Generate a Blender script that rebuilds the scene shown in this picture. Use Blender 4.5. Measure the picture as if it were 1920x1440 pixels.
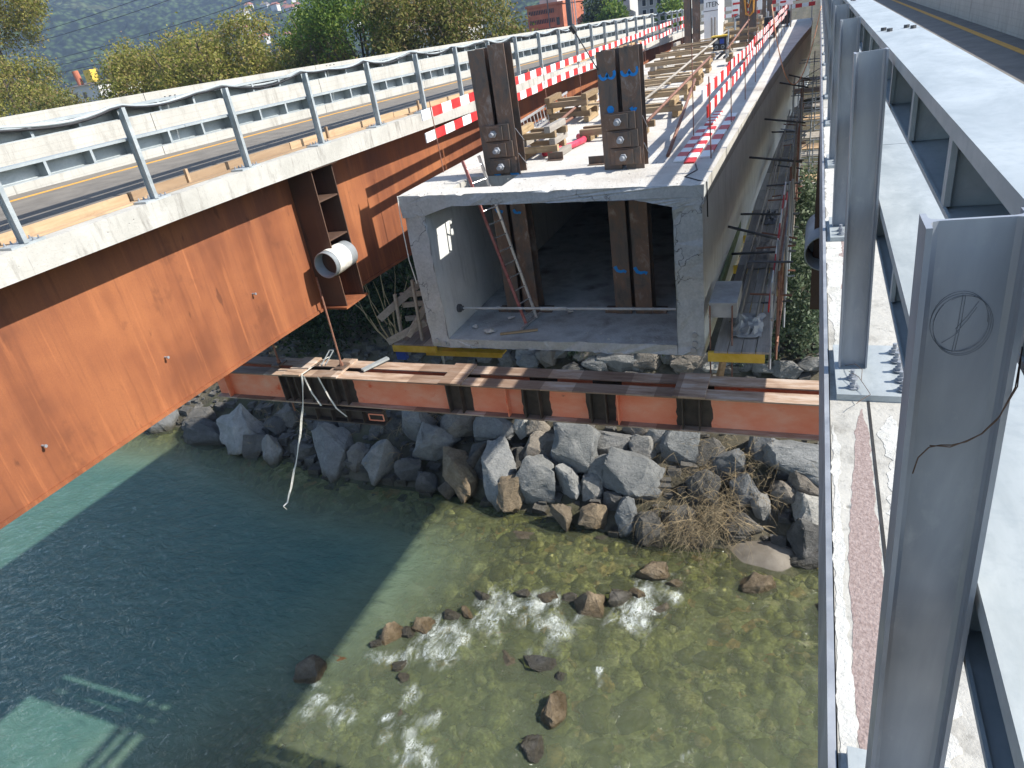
import bpy, bmesh, math, random
import numpy as np
from mathutils import Vector, Matrix, noise

scene = bpy.context.scene
for o in list(bpy.data.objects):
    bpy.data.objects.remove(o, do_unlink=True)
COL = scene.collection

# ---------------------------------------------------------------- camera
RM = ((0.92310195, 0.04906195, -0.38141278),
      (0.35691125, -0.47855747, 0.80224504),
      (-0.14316823, -0.87668448, -0.4592681))
cam_data = bpy.data.cameras.new('camera')
cam = bpy.data.objects.new('camera', cam_data)
COL.objects.link(cam)
m = Matrix.Identity(4)
for r in range(3):
    m[r][0] = RM[r][0]
    m[r][1] = -RM[r][1]
    m[r][2] = -RM[r][2]
cam.matrix_world = m
cam_data.sensor_width = 36.0
cam_data.lens = 1299.2 / 1920 * 36.0
cam_data.clip_start = 0.05
cam_data.clip_end = 12000
scene.camera = cam

# ---------------------------------------------------------------- light
SUN_TO = Vector((1.12, 0.16, 1.0)).normalized()
SUN_EL = math.asin(SUN_TO.z)
SUN_AZ = math.atan2(SUN_TO.x, SUN_TO.y)
world = bpy.data.worlds.new('World')
scene.world = world
world.use_nodes = True
wn = world.node_tree
wn.nodes.clear()
sky = wn.nodes.new('ShaderNodeTexSky')
sky.sky_type = 'NISHITA'
sky.sun_disc = False
sky.sun_elevation = SUN_EL
sky.sun_rotation = SUN_AZ
sky.air_density = 1.0
sky.dust_density = 0.6
bgn = wn.nodes.new('ShaderNodeBackground')
bgn.inputs['Strength'].default_value = 0.13
out = wn.nodes.new('ShaderNodeOutputWorld')
wn.links.new(sky.outputs[0], bgn.inputs['Color'])
wn.links.new(bgn.outputs[0], out.inputs['Surface'])
sun_data = bpy.data.lights.new('sun', 'SUN')
sun_data.energy = 5.0
sun_data.angle = math.radians(0.53)
sun_data.color = (1.0, 0.955, 0.88)
sun = bpy.data.objects.new('sun', sun_data)
COL.objects.link(sun)
sun.rotation_euler = (-SUN_TO).to_track_quat('-Z', 'Y').to_euler()
scene.view_settings.view_transform = 'Standard'
scene.view_settings.look = 'None'
scene.view_settings.exposure = 0.98
scene.view_settings.gamma = 1.0
scene.view_settings.use_curve_mapping = False
scene.cycles.use_denoising = True
scene.cycles.max_bounces = 7
scene.cycles.transparent_max_bounces = 12
scene.cycles.volume_bounces = 0
scene.cycles.caustics_reflective = False
scene.cycles.caustics_refractive = False

random.seed(7)
WL = -19.5          # water level


# ---------------------------------------------------------------- materials
class N:
    def __init__(s, name):
        s.m = bpy.data.materials.new(name)
        s.m.use_nodes = True
        s.t = s.m.node_tree
        s.t.nodes.clear()
        s.o = s.t.nodes.new('ShaderNodeOutputMaterial')
        s.pos = s.n('ShaderNodeNewGeometry').outputs['Position']

    def n(s, typ, **kw):
        nd = s.t.nodes.new(typ)
        for k, v in kw.items():
            setattr(nd, k, v)
        return nd

    def set(s, sock, v):
        if isinstance(v, bpy.types.NodeSocket):
            s.t.links.new(v, sock)
        elif v is not None:
            if isinstance(v, tuple) and len(v) == 3 and sock.type == 'RGBA':
                v = (*v, 1)
            sock.default_value = v

    def map(s, scale, rot=(0, 0, 0)):
        nd = s.n('ShaderNodeMapping')
        s.set(nd.inputs['Vector'], s.pos)
        nd.inputs['Scale'].default_value = scale if isinstance(scale, tuple) else (scale,) * 3
        nd.inputs['Rotation'].default_value = rot
        return nd.outputs[0]

    def noise(s, scale, detail=5, rough=0.6, dist=0.0, rot=(0, 0, 0)):
        nd = s.n('ShaderNodeTexNoise')
        s.set(nd.inputs['Vector'], s.map(scale, rot))
        nd.inputs['Scale'].default_value = 1.0
        nd.inputs['Detail'].default_value = detail
        nd.inputs['Roughness'].default_value = rough
        nd.inputs['Distortion'].default_value = dist
        return nd.outputs['Fac']

    def voro(s, scale, feature='F1', out='Distance'):
        nd = s.n('ShaderNodeTexVoronoi', feature=feature)
        s.set(nd.inputs['Vector'], s.map(scale))
        nd.inputs['Scale'].default_value = 1.0
        return nd.outputs[out]

    def ramp(s, fac, stops):
        nd = s.n('ShaderNodeValToRGB')
        el = nd.color_ramp.elements
        while len(el) < len(stops):
            el.new(0.5)
        for e, (p, c) in zip(el, stops):
            e.position = p
            e.color = (*c, 1) if len(c) == 3 else c
        s.set(nd.inputs[0], fac)
        return nd.outputs[0]

    def mr(s, v, a, b, c=0.0, d=1.0):
        nd = s.n('ShaderNodeMapRange')
        s.set(nd.inputs[0], v)
        for i, q in enumerate((a, b, c, d)):
            nd.inputs[i + 1].default_value = q
        return nd.outputs[0]

    def mix(s, f, a, b, mode='MIX'):
        nd = s.n('ShaderNodeMix', data_type='RGBA', blend_type=mode)
        s.set(nd.inputs['Factor'], f)
        s.set(nd.inputs['A'], a)
        s.set(nd.inputs['B'], b)
        return nd.outputs['Result']

    def math(s, op, a, b=None):
        nd = s.n('ShaderNodeMath', operation=op)
        s.set(nd.inputs[0], a)
        if b is not None:
            s.set(nd.inputs[1], b)
        return nd.outputs[0]

    def xyz(s, i):
        nd = s.n('ShaderNodeSeparateXYZ')
        s.set(nd.inputs[0], s.pos)
        return nd.outputs[i]

    def attr(s, name):
        nd = s.n('ShaderNodeAttribute', attribute_name=name)
        return nd.outputs['Fac']

    def island(s):
        return s.n('ShaderNodeNewGeometry').outputs['Random Per Island']

    def objrand(s):
        return s.n('ShaderNodeObjectInfo').outputs['Random']

    def bump(s, h, strength=0.5, dist=0.02):
        nd = s.n('ShaderNodeBump')
        s.set(nd.inputs['Height'], h)
        nd.inputs['Strength'].default_value = strength
        nd.inputs['Distance'].default_value = dist
        return nd.outputs[0]

    def bsdf(s, col, rough=0.8, metal=0.0, normal=None, spec=0.5):
        nd = s.n('ShaderNodeBsdfPrincipled')
        s.set(nd.inputs['Base Color'], col)
        s.set(nd.inputs['Roughness'], rough)
        s.set(nd.inputs['Metallic'], metal)
        s.set(nd.inputs['Specular IOR Level'], spec)
        if normal is not None:
            s.set(nd.inputs['Normal'], normal)
        return nd.outputs[0]

    def done(s, sh):
        s.t.links.new(sh, s.o.inputs['Surface'])
        return s.m


def simple(name, a, b, scale=3.0, rough=0.8, metal=0.0, bs=30.0, bstr=0.3, bd=0.01, spec=0.4, c=None, per_obj=0.0):
    k = N(name)
    f = k.noise(scale, 6)
    stops = [(0.35, a), (0.65, b)] if c is None else [(0.3, a), (0.52, b), (0.72, c)]
    col = k.ramp(f, stops)
    if per_obj:
        r = k.objrand()
        col = k.mix(1.0, col, k.ramp(r, [(0, (1 - per_obj,) * 3), (1, (1, 1, 1))]), 'MULTIPLY')
    nrm = k.bump(k.noise(bs, 4), bstr, bd) if bstr else None
    return k.done(k.bsdf(col, rough, metal, nrm, spec))


M = {}


def concrete(name, a, b, stain, pits=True, bstr=0.5, lines=False):
    k = N(name)
    col = k.ramp(k.noise(1.3, 7, 0.65), [(0.3, a), (0.7, b)])
    st = k.noise((5, 5, 0.9), 6, 0.7)
    col = k.mix(k.mr(st, 0.52, 0.72), col, stain)
    col = k.mix(k.mr(k.noise((14, 14, 0.8), 5, 0.7), 0.62, 0.72, 0, 0.6), col, tuple(v * 0.6 for v in stain))
    col = k.mix(k.mr(k.noise(38, 3), 0.6, 0.72, 0, 0.45), col, tuple(v * 0.55 for v in a))
    h = k.noise(14, 8, 0.7)
    if lines:
        w = k.n('ShaderNodeTexWave', bands_direction='Z')
        k.set(w.inputs['Vector'], k.map(1.0))
        w.inputs['Scale'].default_value = 2.4
        w.inputs['Distortion'].default_value = 0.3
        col = k.mix(k.mr(w.outputs['Fac'], 0.0, 0.08, 0.35, 0), col, stain)
    if pits:
        v = k.voro(5.0)
        h = k.math('ADD', h, k.mr(v, 0.03, 0.08, -0.6, 0))
        col = k.mix(k.mr(v, 0.03, 0.06, 0.6, 0), col, tuple(x * 0.5 for x in stain))
    return k.done(k.bsdf(col, 0.88, 0, k.bump(h, bstr, 0.02), 0.25))


M['concrete'] = concrete('light_concrete', (0.36, 0.35, 0.315), (0.48, 0.465, 0.425), (0.22, 0.21, 0.185))
M['concrete_wall'] = concrete('board_marked_concrete', (0.37, 0.36, 0.325), (0.46, 0.45, 0.41), (0.29, 0.28, 0.25), False, 0.35, True)
M['concrete_pale'] = concrete('smooth_concrete', (0.55, 0.56, 0.545), (0.66, 0.67, 0.65), (0.44, 0.45, 0.435), False, 0.3)


def cut_concrete():
    k = N('sawn_concrete')
    col = k.ramp(k.noise(2.2, 8, 0.7), [(0.3, (0.36, 0.38, 0.385)), (0.7, (0.52, 0.54, 0.54))])
    v = k.voro(26.0, out='Color')
    col = k.mix(0.22, col, k.ramp(v, [(0.2, (0.2, 0.21, 0.21)), (0.8, (0.5, 0.5, 0.48))]))
    crack = k.n('ShaderNodeTexVoronoi', feature='DISTANCE_TO_EDGE')
    wob = k.n('ShaderNodeTexNoise')
    k.set(wob.inputs['Vector'], k.map(3.0))
    wob.inputs['Scale'].default_value = 1.0
    wob.inputs['Detail'].default_value = 6
    vadd = k.n('ShaderNodeVectorMath', operation='ADD')
    k.set(vadd.inputs[0], k.map(1.1))
    k.set(vadd.inputs[1], wob.outputs['Color'])
    k.set(crack.inputs['Vector'], vadd.outputs[0])
    crack.inputs['Scale'].default_value = 1.0
    cr = k.math('MULTIPLY', k.mr(crack.outputs[0], 0.0, 0.012, 1, 0), k.mr(k.noise(0.9, 2), 0.45, 0.6))
    col = k.mix(cr, col, (0.06, 0.06, 0.06))
    h = k.math('SUBTRACT', k.noise(10, 9, 0.75), cr)
    return k.done(k.bsdf(col, 0.85, 0, k.bump(h, 0.7, 0.035), 0.25))


M['sawn'] = cut_concrete()


def slab_top():
    k = N('dusty_slab_concrete')
    col = k.ramp(k.noise(1.0, 8, 0.7), [(0.3, (0.48, 0.455, 0.41)), (0.7, (0.62, 0.60, 0.555))])
    col = k.mix(k.mr(k.noise(55, 4), 0.57, 0.7, 0, 0.5), col, (0.22, 0.2, 0.17))
    col = k.mix(k.mr(k.noise(0.55, 5), 0.52, 0.7, 0, 0.6), col, (0.33, 0.28, 0.23))
    h = k.noise(17, 9, 0.75)
    return k.done(k.bsdf(col, 0.92, 0, k.bump(h, 0.8, 0.04), 0.15))


M['slab'] = slab_top()
M['dust_floor'] = simple('dusty_floor', (0.27, 0.27, 0.26), (0.46, 0.47, 0.46), 1.1, 0.95, 0, 25, 0.7, 0.03, 0.1, (0.20, 0.185, 0.165))


def rust(name, dark, mid, pale_tone, streak=True):
    k = N(name)
    big = k.noise((0.32, 0.32, 0.5), 4, 0.55)
    col = k.ramp(big, [(0.32, dark), (0.5, mid), (0.68, pale_tone)])  # rust tones vary at random over the steel
    f = k.noise((2.4, 2.4, 0.22), 6, 0.6, 0.3, (0.10, 0, 0))
    col = k.mix(k.mr(f, 0.50, 0.72, 0, 0.75), col, pale_tone)
    col = k.mix(k.mr(f, 0.50, 0.28, 0, 0.6), col, dark)
    f3 = k.noise((11, 11, 0.5), 5, 0.6, 0, (0.10, 0, 0))
    col = k.mix(k.mr(f3, 0.58, 0.74, 0, 0.45), col, tuple(min(1, v * 1.45) for v in pale_tone))
    col = k.mix(k.mr(f3, 0.44, 0.26, 0, 0.55), col, dark)
    f4 = k.noise((1.5, 1.5, 1.2), 5, 0.65)
    col = k.mix(k.mr(f4, 0.60, 0.70, 0, 0.45), col, tuple(v * 0.75 for v in dark))
    f6 = k.noise((5.0, 5.0, 1.6), 4, 0.5)
    col = k.mix(k.mr(f6, 0.68, 0.73, 0, 0.6), col, tuple(v * 0.6 for v in dark))
    f5 = k.noise(60, 4)
    col = k.mix(k.mr(f5, 0.35, 0.7, 0, 0.25), col, dark)
    return k.done(k.bsdf(col, k.mr(f, 0.3, 0.7, 0.55, 0.8), 0.0, k.bump(f5, 0.25, 0.004), 0.4))


M['rust'] = rust('weathering_steel', (0.135, 0.046, 0.023), (0.245, 0.083, 0.034), (0.35, 0.128, 0.048))
M['shaded_rust'] = rust('shaded_weathering_steel', (0.045, 0.026, 0.019), (0.075, 0.042, 0.028), (0.12, 0.068, 0.042))  # darker copy of the weathering steel, shade of the plates in its colour


def hbeam_steel():
    k = N('mill_scale_steel')
    f = k.noise((3.2, 3.2, 1.5), 9, 0.72, 0.5)
    col = k.ramp(f, [(0.28, (0.045, 0.04, 0.036)), (0.44, (0.105, 0.088, 0.075)), (0.56, (0.16, 0.098, 0.066)), (0.68, (0.27, 0.24, 0.215))])
    col = k.mix(k.mr(k.noise((6, 6, 2), 6, 0.7), 0.55, 0.7, 0, 0.5), col, (0.06, 0.052, 0.046))
    col = k.mix(k.mr(k.noise(45, 3), 0.6, 0.75, 0, 0.5), col, (0.24, 0.12, 0.06))
    return k.done(k.bsdf(col, 0.55, 0.25, k.bump(k.noise(30, 5), 0.3, 0.006), 0.5))


M['hbeam'] = hbeam_steel()


def orange_paint():
    k = N('faded_orange_paint')
    col = k.ramp(k.noise((1.2, 3, 2.2), 6, 0.65), [(0.3, (0.76, 0.20, 0.10)), (0.5, (0.80, 0.28, 0.165)), (0.72, (0.80, 0.39, 0.27))])
    col = k.mix(k.mr(k.noise((2.0, 6, 3), 6, 0.7), 0.6, 0.72), col, (0.72, 0.10, 0.025))
    col = k.mix(k.mr(k.noise((1.6, 4, 4), 7, 0.7, 0.3), 0.64, 0.72, 0, 0.8), col, (0.10, 0.085, 0.075))
    return k.done(k.bsdf(col, 0.6, 0, k.bump(k.noise(25, 4), 0.15, 0.004), 0.4))


M['orange'] = orange_paint()


def flange_top():
    k = N('worn_flange_steel')
    col = k.ramp(k.noise((1.1, 6, 6), 7, 0.7), [(0.3, (0.17, 0.105, 0.07)), (0.5, (0.38, 0.27, 0.195)), (0.7, (0.52, 0.46, 0.40))])
    x = k.n('ShaderNodeTexVoronoi', voronoi_dimensions='1D')
    nd = k.n('ShaderNodeMath', operation='MULTIPLY')
    k.set(nd.inputs[0], k.xyz(0))
    nd.inputs[1].default_value = 1.7
    k.set(x.inputs['W'], nd.outputs[0])
    x.inputs['Scale'].default_value = 1.0
    col = k.mix(k.mr(x.outputs['Color'], 0.48, 0.54, 0, 0.6), col, (0.13, 0.08, 0.055))
    return k.done(k.bsdf(col, 0.7, 0.0, k.bump(k.noise(30, 5), 0.3, 0.006), 0.3))


M['flange'] = flange_top()
M['brown_paint'] = simple('dark_brown_bare_steel', (0.035, 0.027, 0.022), (0.075, 0.056, 0.044), 4, 0.65, 0, 30, 0.2, 0.005)


def galv():
    k = N('galvanised_steel')
    f = k.noise((5, 5, 1.1), 6, 0.6, 0.5)
    col = k.ramp(f, [(0.3, (0.215, 0.235, 0.265)), (0.5, (0.29, 0.31, 0.34)), (0.72, (0.40, 0.42, 0.445))])
    col = k.mix(k.mr(k.noise((2.4, 2.4, 0.8), 5, 0.65), 0.55, 0.78, 0, 0.55), col, (0.27, 0.245, 0.235))
    col = k.mix(k.mr(k.noise((26, 26, 14), 4, 0.7), 0.58, 0.75, 0, 0.35), col, (0.44, 0.45, 0.46))
    r = k.mr(k.noise(9, 5), 0.3, 0.7, 0.34, 0.6)
    return k.done(k.bsdf(col, r, 0.3, k.bump(k.noise(24, 4), 0.1, 0.003), 0.5))


M['galv'] = galv()


def galv_white():
    k = N('chalky_galvanised_steel')
    f = k.noise((6, 2.5, 6), 6, 0.65, 0.5)
    col = k.ramp(f, [(0.3, (0.30, 0.335, 0.345)), (0.58, (0.42, 0.455, 0.46)), (0.78, (0.52, 0.545, 0.545))])
    col = k.mix(k.mr(k.noise(35, 4), 0.5, 0.72, 0, 0.5), col, (0.30, 0.34, 0.36))
    return k.done(k.bsdf(col, 0.55, 0.35, k.bump(k.noise(30, 4), 0.12, 0.003), 0.5))


M['galv_white'] = galv_white()
M['alu'] = simple('aluminium', (0.55, 0.55, 0.54), (0.68, 0.68, 0.67), 8, 0.4, 0.7, 30, 0.1)
M['wood'] = None


def wood(name, a, b, ax=0, rough=0.8):
    k = N(name)
    sc = [14.0, 14.0, 14.0]
    sc[ax] = 1.2
    f = k.noise(tuple(sc), 6, 0.65, 0.6)
    col = k.ramp(f, [(0.3, a), (0.7, b)])
    r = k.objrand()
    col = k.mix(1.0, col, k.ramp(r, [(0, (0.55, 0.52, 0.5)), (0.5, (0.95, 0.93, 0.9)), (1, (1.05, 1.0, 0.92))]), 'MULTIPLY')
    col = k.mix(k.mr(k.noise(3.0, 5), 0.58, 0.75, 0, 0.5), col, tuple(v * 0.45 for v in a))
    return k.done(k.bsdf(col, rough, 0, k.bump(f, 0.3, 0.006), 0.25))


M['wood_x'] = wood('weathered_timber', (0.27, 0.195, 0.115), (0.46, 0.36, 0.235), 0)
M['wood_y'] = wood('weathered_timber_long', (0.25, 0.175, 0.095), (0.46, 0.35, 0.21), 1)
M['wood_grey'] = wood('grey_timber', (0.24, 0.225, 0.205), (0.38, 0.36, 0.33), 1)
M['grey_board'] = simple('dusty_grey_board', (0.28, 0.28, 0.27), (0.40, 0.40, 0.39), 3, 0.85)
M['plank'] = wood('brown_plank', (0.36, 0.25, 0.155), (0.50, 0.375, 0.25), 1)
M['asphalt'] = simple('worn_asphalt', (0.14, 0.128, 0.112), (0.19, 0.173, 0.15), 2.5, 0.93, 0, 160, 0.6, 0.006, 0.25)
M['yellow_line'] = simple('yellow_road_paint', (0.50, 0.25, 0.03), (0.60, 0.31, 0.05), 9, 0.8)
M['white'] = simple('white_paint', (0.72, 0.72, 0.7), (0.80, 0.80, 0.78), 3, 0.55, per_obj=0.06)
M['red'] = simple('red_paint', (0.52, 0.018, 0.02), (0.62, 0.04, 0.035), 4, 0.5, per_obj=0.2)
M['yellow'] = simple('yellow_formwork_paint', (0.55, 0.36, 0.03), (0.66, 0.46, 0.08), 5, 0.65)
M['black'] = simple('black_rubber', (0.012, 0.012, 0.013), (0.03, 0.03, 0.032), 6, 0.55)
M['dark_grey'] = simple('dark_grey_metal', (0.05, 0.052, 0.055), (0.09, 0.09, 0.095), 6, 0.55)
M['blue'] = simple('blue_marking_paint', (0.005, 0.17, 0.50), (0.01, 0.24, 0.60), 12, 0.7)
M['blue_plastic'] = simple('blue_plastic', (0.02, 0.05, 0.28), (0.03, 0.08, 0.36), 6, 0.5)
M['pink_hose'] = simple('red_plastic_hose', (0.55, 0.035, 0.07), (0.66, 0.07, 0.11), 6, 0.45)
M['orange_hose'] = simple('orange_hose', (0.50, 0.24, 0.13), (0.60, 0.34, 0.21), 4, 0.6)
M['grey_pipe'] = simple('grey_pipe', (0.22, 0.24, 0.25), (0.31, 0.33, 0.34), 3, 0.5)
M['cloth'] = simple('white_cloth', (0.62, 0.60, 0.54), (0.72, 0.70, 0.64), 8, 0.9, 0, 9, 0.8, 0.03)
M['faded_red'] = simple('dusty_red_paint', (0.22, 0.06, 0.055), (0.36, 0.16, 0.145), 14, 0.7)
M['rust_rod'] = simple('rusty_rod', (0.16, 0.075, 0.05), (0.26, 0.13, 0.09), 8, 0.7)
M['wire'] = simple('rusty_wire', (0.07, 0.04, 0.025), (0.13, 0.075, 0.045), 30, 0.7)
M['pencil'] = simple('pencil_mark', (0.13, 0.14, 0.155), (0.24, 0.25, 0.27), 60, 0.8)
M['pink_mortar'] = simple('pinkish_mortar', (0.23, 0.175, 0.16), (0.34, 0.275, 0.255), 70, 0.95, 0, 110, 0.8, 0.006, 0.15)
M['joint'] = simple('joint_sealant', (0.02, 0.02, 0.02), (0.035, 0.035, 0.035), 10, 0.9)
M['brick'] = simple('red_brick', (0.33, 0.105, 0.055), (0.44, 0.155, 0.085), 1.0, 0.9, per_obj=0)
M['house_white'] = simple('white_render', (0.55, 0.54, 0.51), (0.66, 0.65, 0.62), 0.5, 0.9, per_obj=0.35)
M['house_grey'] = simple('grey_render', (0.33, 0.33, 0.31), (0.43, 0.42, 0.40), 0.6, 0.9, per_obj=0.2)
M['tile_roof'] = simple('clay_tile_roof', (0.26, 0.095, 0.06), (0.36, 0.16, 0.1), 1.5, 0.9, per_obj=0.4)
M['slate_roof'] = simple('grey_tile_roof', (0.12, 0.10, 0.09), (0.19, 0.165, 0.145), 1.5, 0.9)
M['window'] = simple('window_glass', (0.02, 0.025, 0.03), (0.04, 0.045, 0.05), 2, 0.15)
M['rubble'] = simple('concrete_rubble', (0.33, 0.32, 0.30), (0.50, 0.49, 0.46), 9, 0.95)
M['bark'] = simple('bark', (0.055, 0.042, 0.03), (0.10, 0.08, 0.06), 6, 0.9)
M['twig'] = simple('dry_twigs', (0.22, 0.165, 0.09), (0.36, 0.28, 0.165), 2, 0.9)


def leaf(name, stops, trans=0.45):
    k = N(name)
    col = k.ramp(k.island(), stops)
    col = k.mix(1.0, col, k.ramp(k.noise(0.45, 3), [(0.3, (0.85, 0.9, 0.85)), (0.7, (1.3, 1.25, 1.15))]), 'MULTIPLY')
    d = k.bsdf(col, 0.6, 0, None, 0.35)
    t = k.n('ShaderNodeBsdfTranslucent')
    k.set(t.inputs['Color'], col)
    mx = k.n('ShaderNodeMixShader')
    mx.inputs[0].default_value = trans
    k.t.links.new(d, mx.inputs[1])
    k.t.links.new(t.outputs[0], mx.inputs[2])
    return k.done(mx.outputs[0])


M['leaf_yellow'] = leaf('yellowing_leaves', [(0, (0.12, 0.14, 0.025)), (0.4, (0.21, 0.215, 0.04)), (0.72, (0.31, 0.275, 0.075)), (1, (0.29, 0.205, 0.11))])
M['leaf_olive'] = leaf('olive_leaves', [(0, (0.065, 0.09, 0.016)), (0.4, (0.14, 0.15, 0.03)), (0.75, (0.23, 0.20, 0.065)), (1, (0.21, 0.14, 0.07))])
M['leaf_green'] = leaf('green_leaves', [(0, (0.045, 0.095, 0.015)), (0.5, (0.11, 0.18, 0.028)), (1, (0.19, 0.23, 0.04))])
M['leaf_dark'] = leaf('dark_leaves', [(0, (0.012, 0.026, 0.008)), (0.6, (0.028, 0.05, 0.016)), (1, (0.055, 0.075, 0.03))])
M['leaf_ivy'] = leaf('glossy_grey_leaves', [(0, (0.055, 0.085, 0.045)), (0.6, (0.12, 0.16, 0.09)), (1, (0.25, 0.28, 0.2))])


def rock_mat(name, a, b, c):
    k = N(name)
    f = k.noise(1.6, 8, 0.7, 0.4)
    col = k.ramp(f, [(0.28, a), (0.55, b), (0.75, c)])
    col = k.mix(k.mr(k.noise(12, 6, 0.7), 0.55, 0.72, 0, 0.7), col, tuple(v * 0.4 for v in a))
    tc = k.objrand()
    col = k.mix(1.0, col, k.ramp(tc, [(0, (0.72, 0.74, 0.77)), (1, (1.12, 1.08, 1.02))]), 'MULTIPLY')
    # tide mark: wet stone below the splash line
    z = k.math('ADD', k.xyz(2), k.mr(k.noise(2.5, 3), 0.3, 0.7, -0.15, 0.15))
    wet = k.mr(z, WL + 0.12, WL + 0.5, 1, 0)
    col = k.mix(wet, col, k.mix(1.0, col, (0.42, 0.38, 0.28), 'MULTIPLY'))
    rg = k.mr(wet, 0, 1, 0.85, 0.35)
    h = k.math('ADD', k.noise(7, 9, 0.75, 0.3), k.math('MULTIPLY', k.noise((3, 3, 14), 4, 0.6), 0.5))
    return k.done(k.bsdf(col, rg, 0, k.bump(h, 1.0, 0.11), 0.35))


M['rock_m'] = rock_mat('grey_gneiss', (0.135, 0.137, 0.132), (0.215, 0.215, 0.207), (0.31, 0.305, 0.285))
M['rock_l'] = rock_mat('pale_gneiss', (0.21, 0.212, 0.20), (0.31, 0.308, 0.29), (0.41, 0.40, 0.375))
M['rock_g'] = rock_mat('blue_grey_gneiss', (0.135, 0.142, 0.141), (0.195, 0.202, 0.199), (0.26, 0.262, 0.254))
M['rock_b'] = rock_mat('brownish_gneiss', (0.135, 0.12, 0.10), (0.21, 0.187, 0.157), (0.30, 0.27, 0.23))
M['rock_d'] = rock_mat('dark_wet_rock', (0.065, 0.062, 0.056), (0.115, 0.11, 0.10), (0.19, 0.18, 0.165))
M['rock_s'] = rock_mat('rust_stained_river_rock', (0.11, 0.085, 0.055), (0.21, 0.165, 0.11), (0.31, 0.26, 0.19))
M['rock_o'] = rock_mat('orange_river_stone', (0.28, 0.12, 0.03), (0.36, 0.17, 0.05), (0.42, 0.22, 0.08))


# ---------------------------------------------------------------- geometry helpers
class MB:
    def __init__(s):
        s.v = []
        s.f = []
        s.mi = []
        s.cur = 0

    def add(s, vs, fs):
        b = len(s.v)
        s.v.extend([tuple(p) for p in vs])
        for q in fs:
            s.f.append([i + b for i in q])
            s.mi.append(s.cur)
        return s

    def box(s, x0, x1, y0, y1, z0, z1):
        return s.add([(x0, y0, z0), (x1, y0, z0), (x1, y1, z0), (x0, y1, z0), (x0, y0, z1), (x1, y0, z1), (x1, y1, z1), (x0, y1, z1)],
                     [(3, 2, 1, 0), (4, 5, 6, 7), (0, 1, 5, 4), (1, 2, 6, 5), (2, 3, 7, 6), (3, 0, 4, 7)])

    def bar(s, p, q, w, h, up=(0, 0, 1)):
        p, q = Vector(p), Vector(q)
        d = (q - p).normalized()
        u = Vector(up)
        if abs(d.dot(u)) > 0.98:
            u = Vector((0, 1, 0))
        a = d.cross(u).normalized() * (w / 2)
        b = a.cross(d).normalized() * (h / 2)
        vs = [p - a - b, p + a - b, p + a + b, p - a + b, q - a - b, q + a - b, q + a + b, q - a + b]
        return s.add(vs, [(0, 1, 2, 3), (7, 6, 5, 4), (0, 4, 5, 1), (1, 5, 6, 2), (2, 6, 7, 3), (3, 7, 4, 0)])

    def tube(s, pts, r, n=8, caps=True):
        pts = [Vector(p) for p in pts]
        rs = r if isinstance(r, (list, tuple)) else [r] * len(pts)
        ref = None
        base = len(s.v)
        for i, p in enumerate(pts):
            d = (pts[min(i + 1, len(pts) - 1)] - pts[max(i - 1, 0)]).normalized()
            if ref is None:
                ref = Vector((0, 0, 1)) if abs(d.z) < 0.9 else Vector((1, 0, 0))
            a = d.cross(ref).normalized()
            b = a.cross(d).normalized()
            ref = b
            for k in range(n):
                t = 2 * math.pi * k / n
                s.v.append(tuple(p + (a * math.cos(t) + b * math.sin(t)) * rs[i]))
        for i in range(len(pts) - 1):
            for k in range(n):
                k2 = (k + 1) % n
                s.f.append([base + i * n + k, base + i * n + k2, base + (i + 1) * n + k2, base + (i + 1) * n + k])
                s.mi.append(s.cur)
        if caps:
            s.f.append([base + k for k in range(n)][::-1])
            s.mi.append(s.cur)
            e = base + (len(pts) - 1) * n
            s.f.append([e + k for k in range(n)])
            s.mi.append(s.cur)
        return s

    def sweep(s, prof, ys, fx=None, fz=None, jit=None):
        """closed (x, z) profile swept along Y, with caps"""
        n = len(prof)
        base = len(s.v)
        for j, y in enumerate(ys):
            dx = fx(y) if fx else 0.0
            dz = fz(y) if fz else 0.0
            for i, (x, z) in enumerate(prof):
                p = (x + dx, y, z + dz)
                if jit:
                    p = jit(i, j, p)
                s.v.append(p)
        for j in range(len(ys) - 1):
            for i in range(n):
                i2 = (i + 1) % n
                s.f.append([base + j * n + i, base + (j + 1) * n + i, base + (j + 1) * n + i2, base + j * n + i2])
                s.mi.append(s.cur)
        s.f.append([base + i for i in range(n)])
        s.mi.append(s.cur)
        e = base + (len(ys) - 1) * n
        s.f.append([e + i for i in range(n)][::-1])
        s.mi.append(s.cur)
        return s

    def build(s, name, mat, parent=None, smooth=False, bevel=0.0, fix=True):
        me = bpy.data.meshes.new(name)
        me.from_pydata(s.v, [], s.f)
        mats = mat if isinstance(mat, (list, tuple)) else [mat]
        for k in mats:
            me.materials.append(k)
        if len(mats) > 1:
            me.polygons.foreach_set('material_index', s.mi)
        if fix:
            bm = bmesh.new()
            bm.from_mesh(me)
            bmesh.ops.recalc_face_normals(bm, faces=bm.faces)
            bm.to_mesh(me)
            bm.free()
        if smooth:
            me.polygons.foreach_set('use_smooth', [True] * len(me.polygons))
        me.update()
        o = bpy.data.objects.new(name, me)
        COL.objects.link(o)
        if bevel:
            b = o.modifiers.new('edge', 'BEVEL')
            b.width = bevel
            b.segments = 2
            b.limit_method = 'ANGLE'
        if parent is not None:
            attach(o, parent)
        return o


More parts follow.
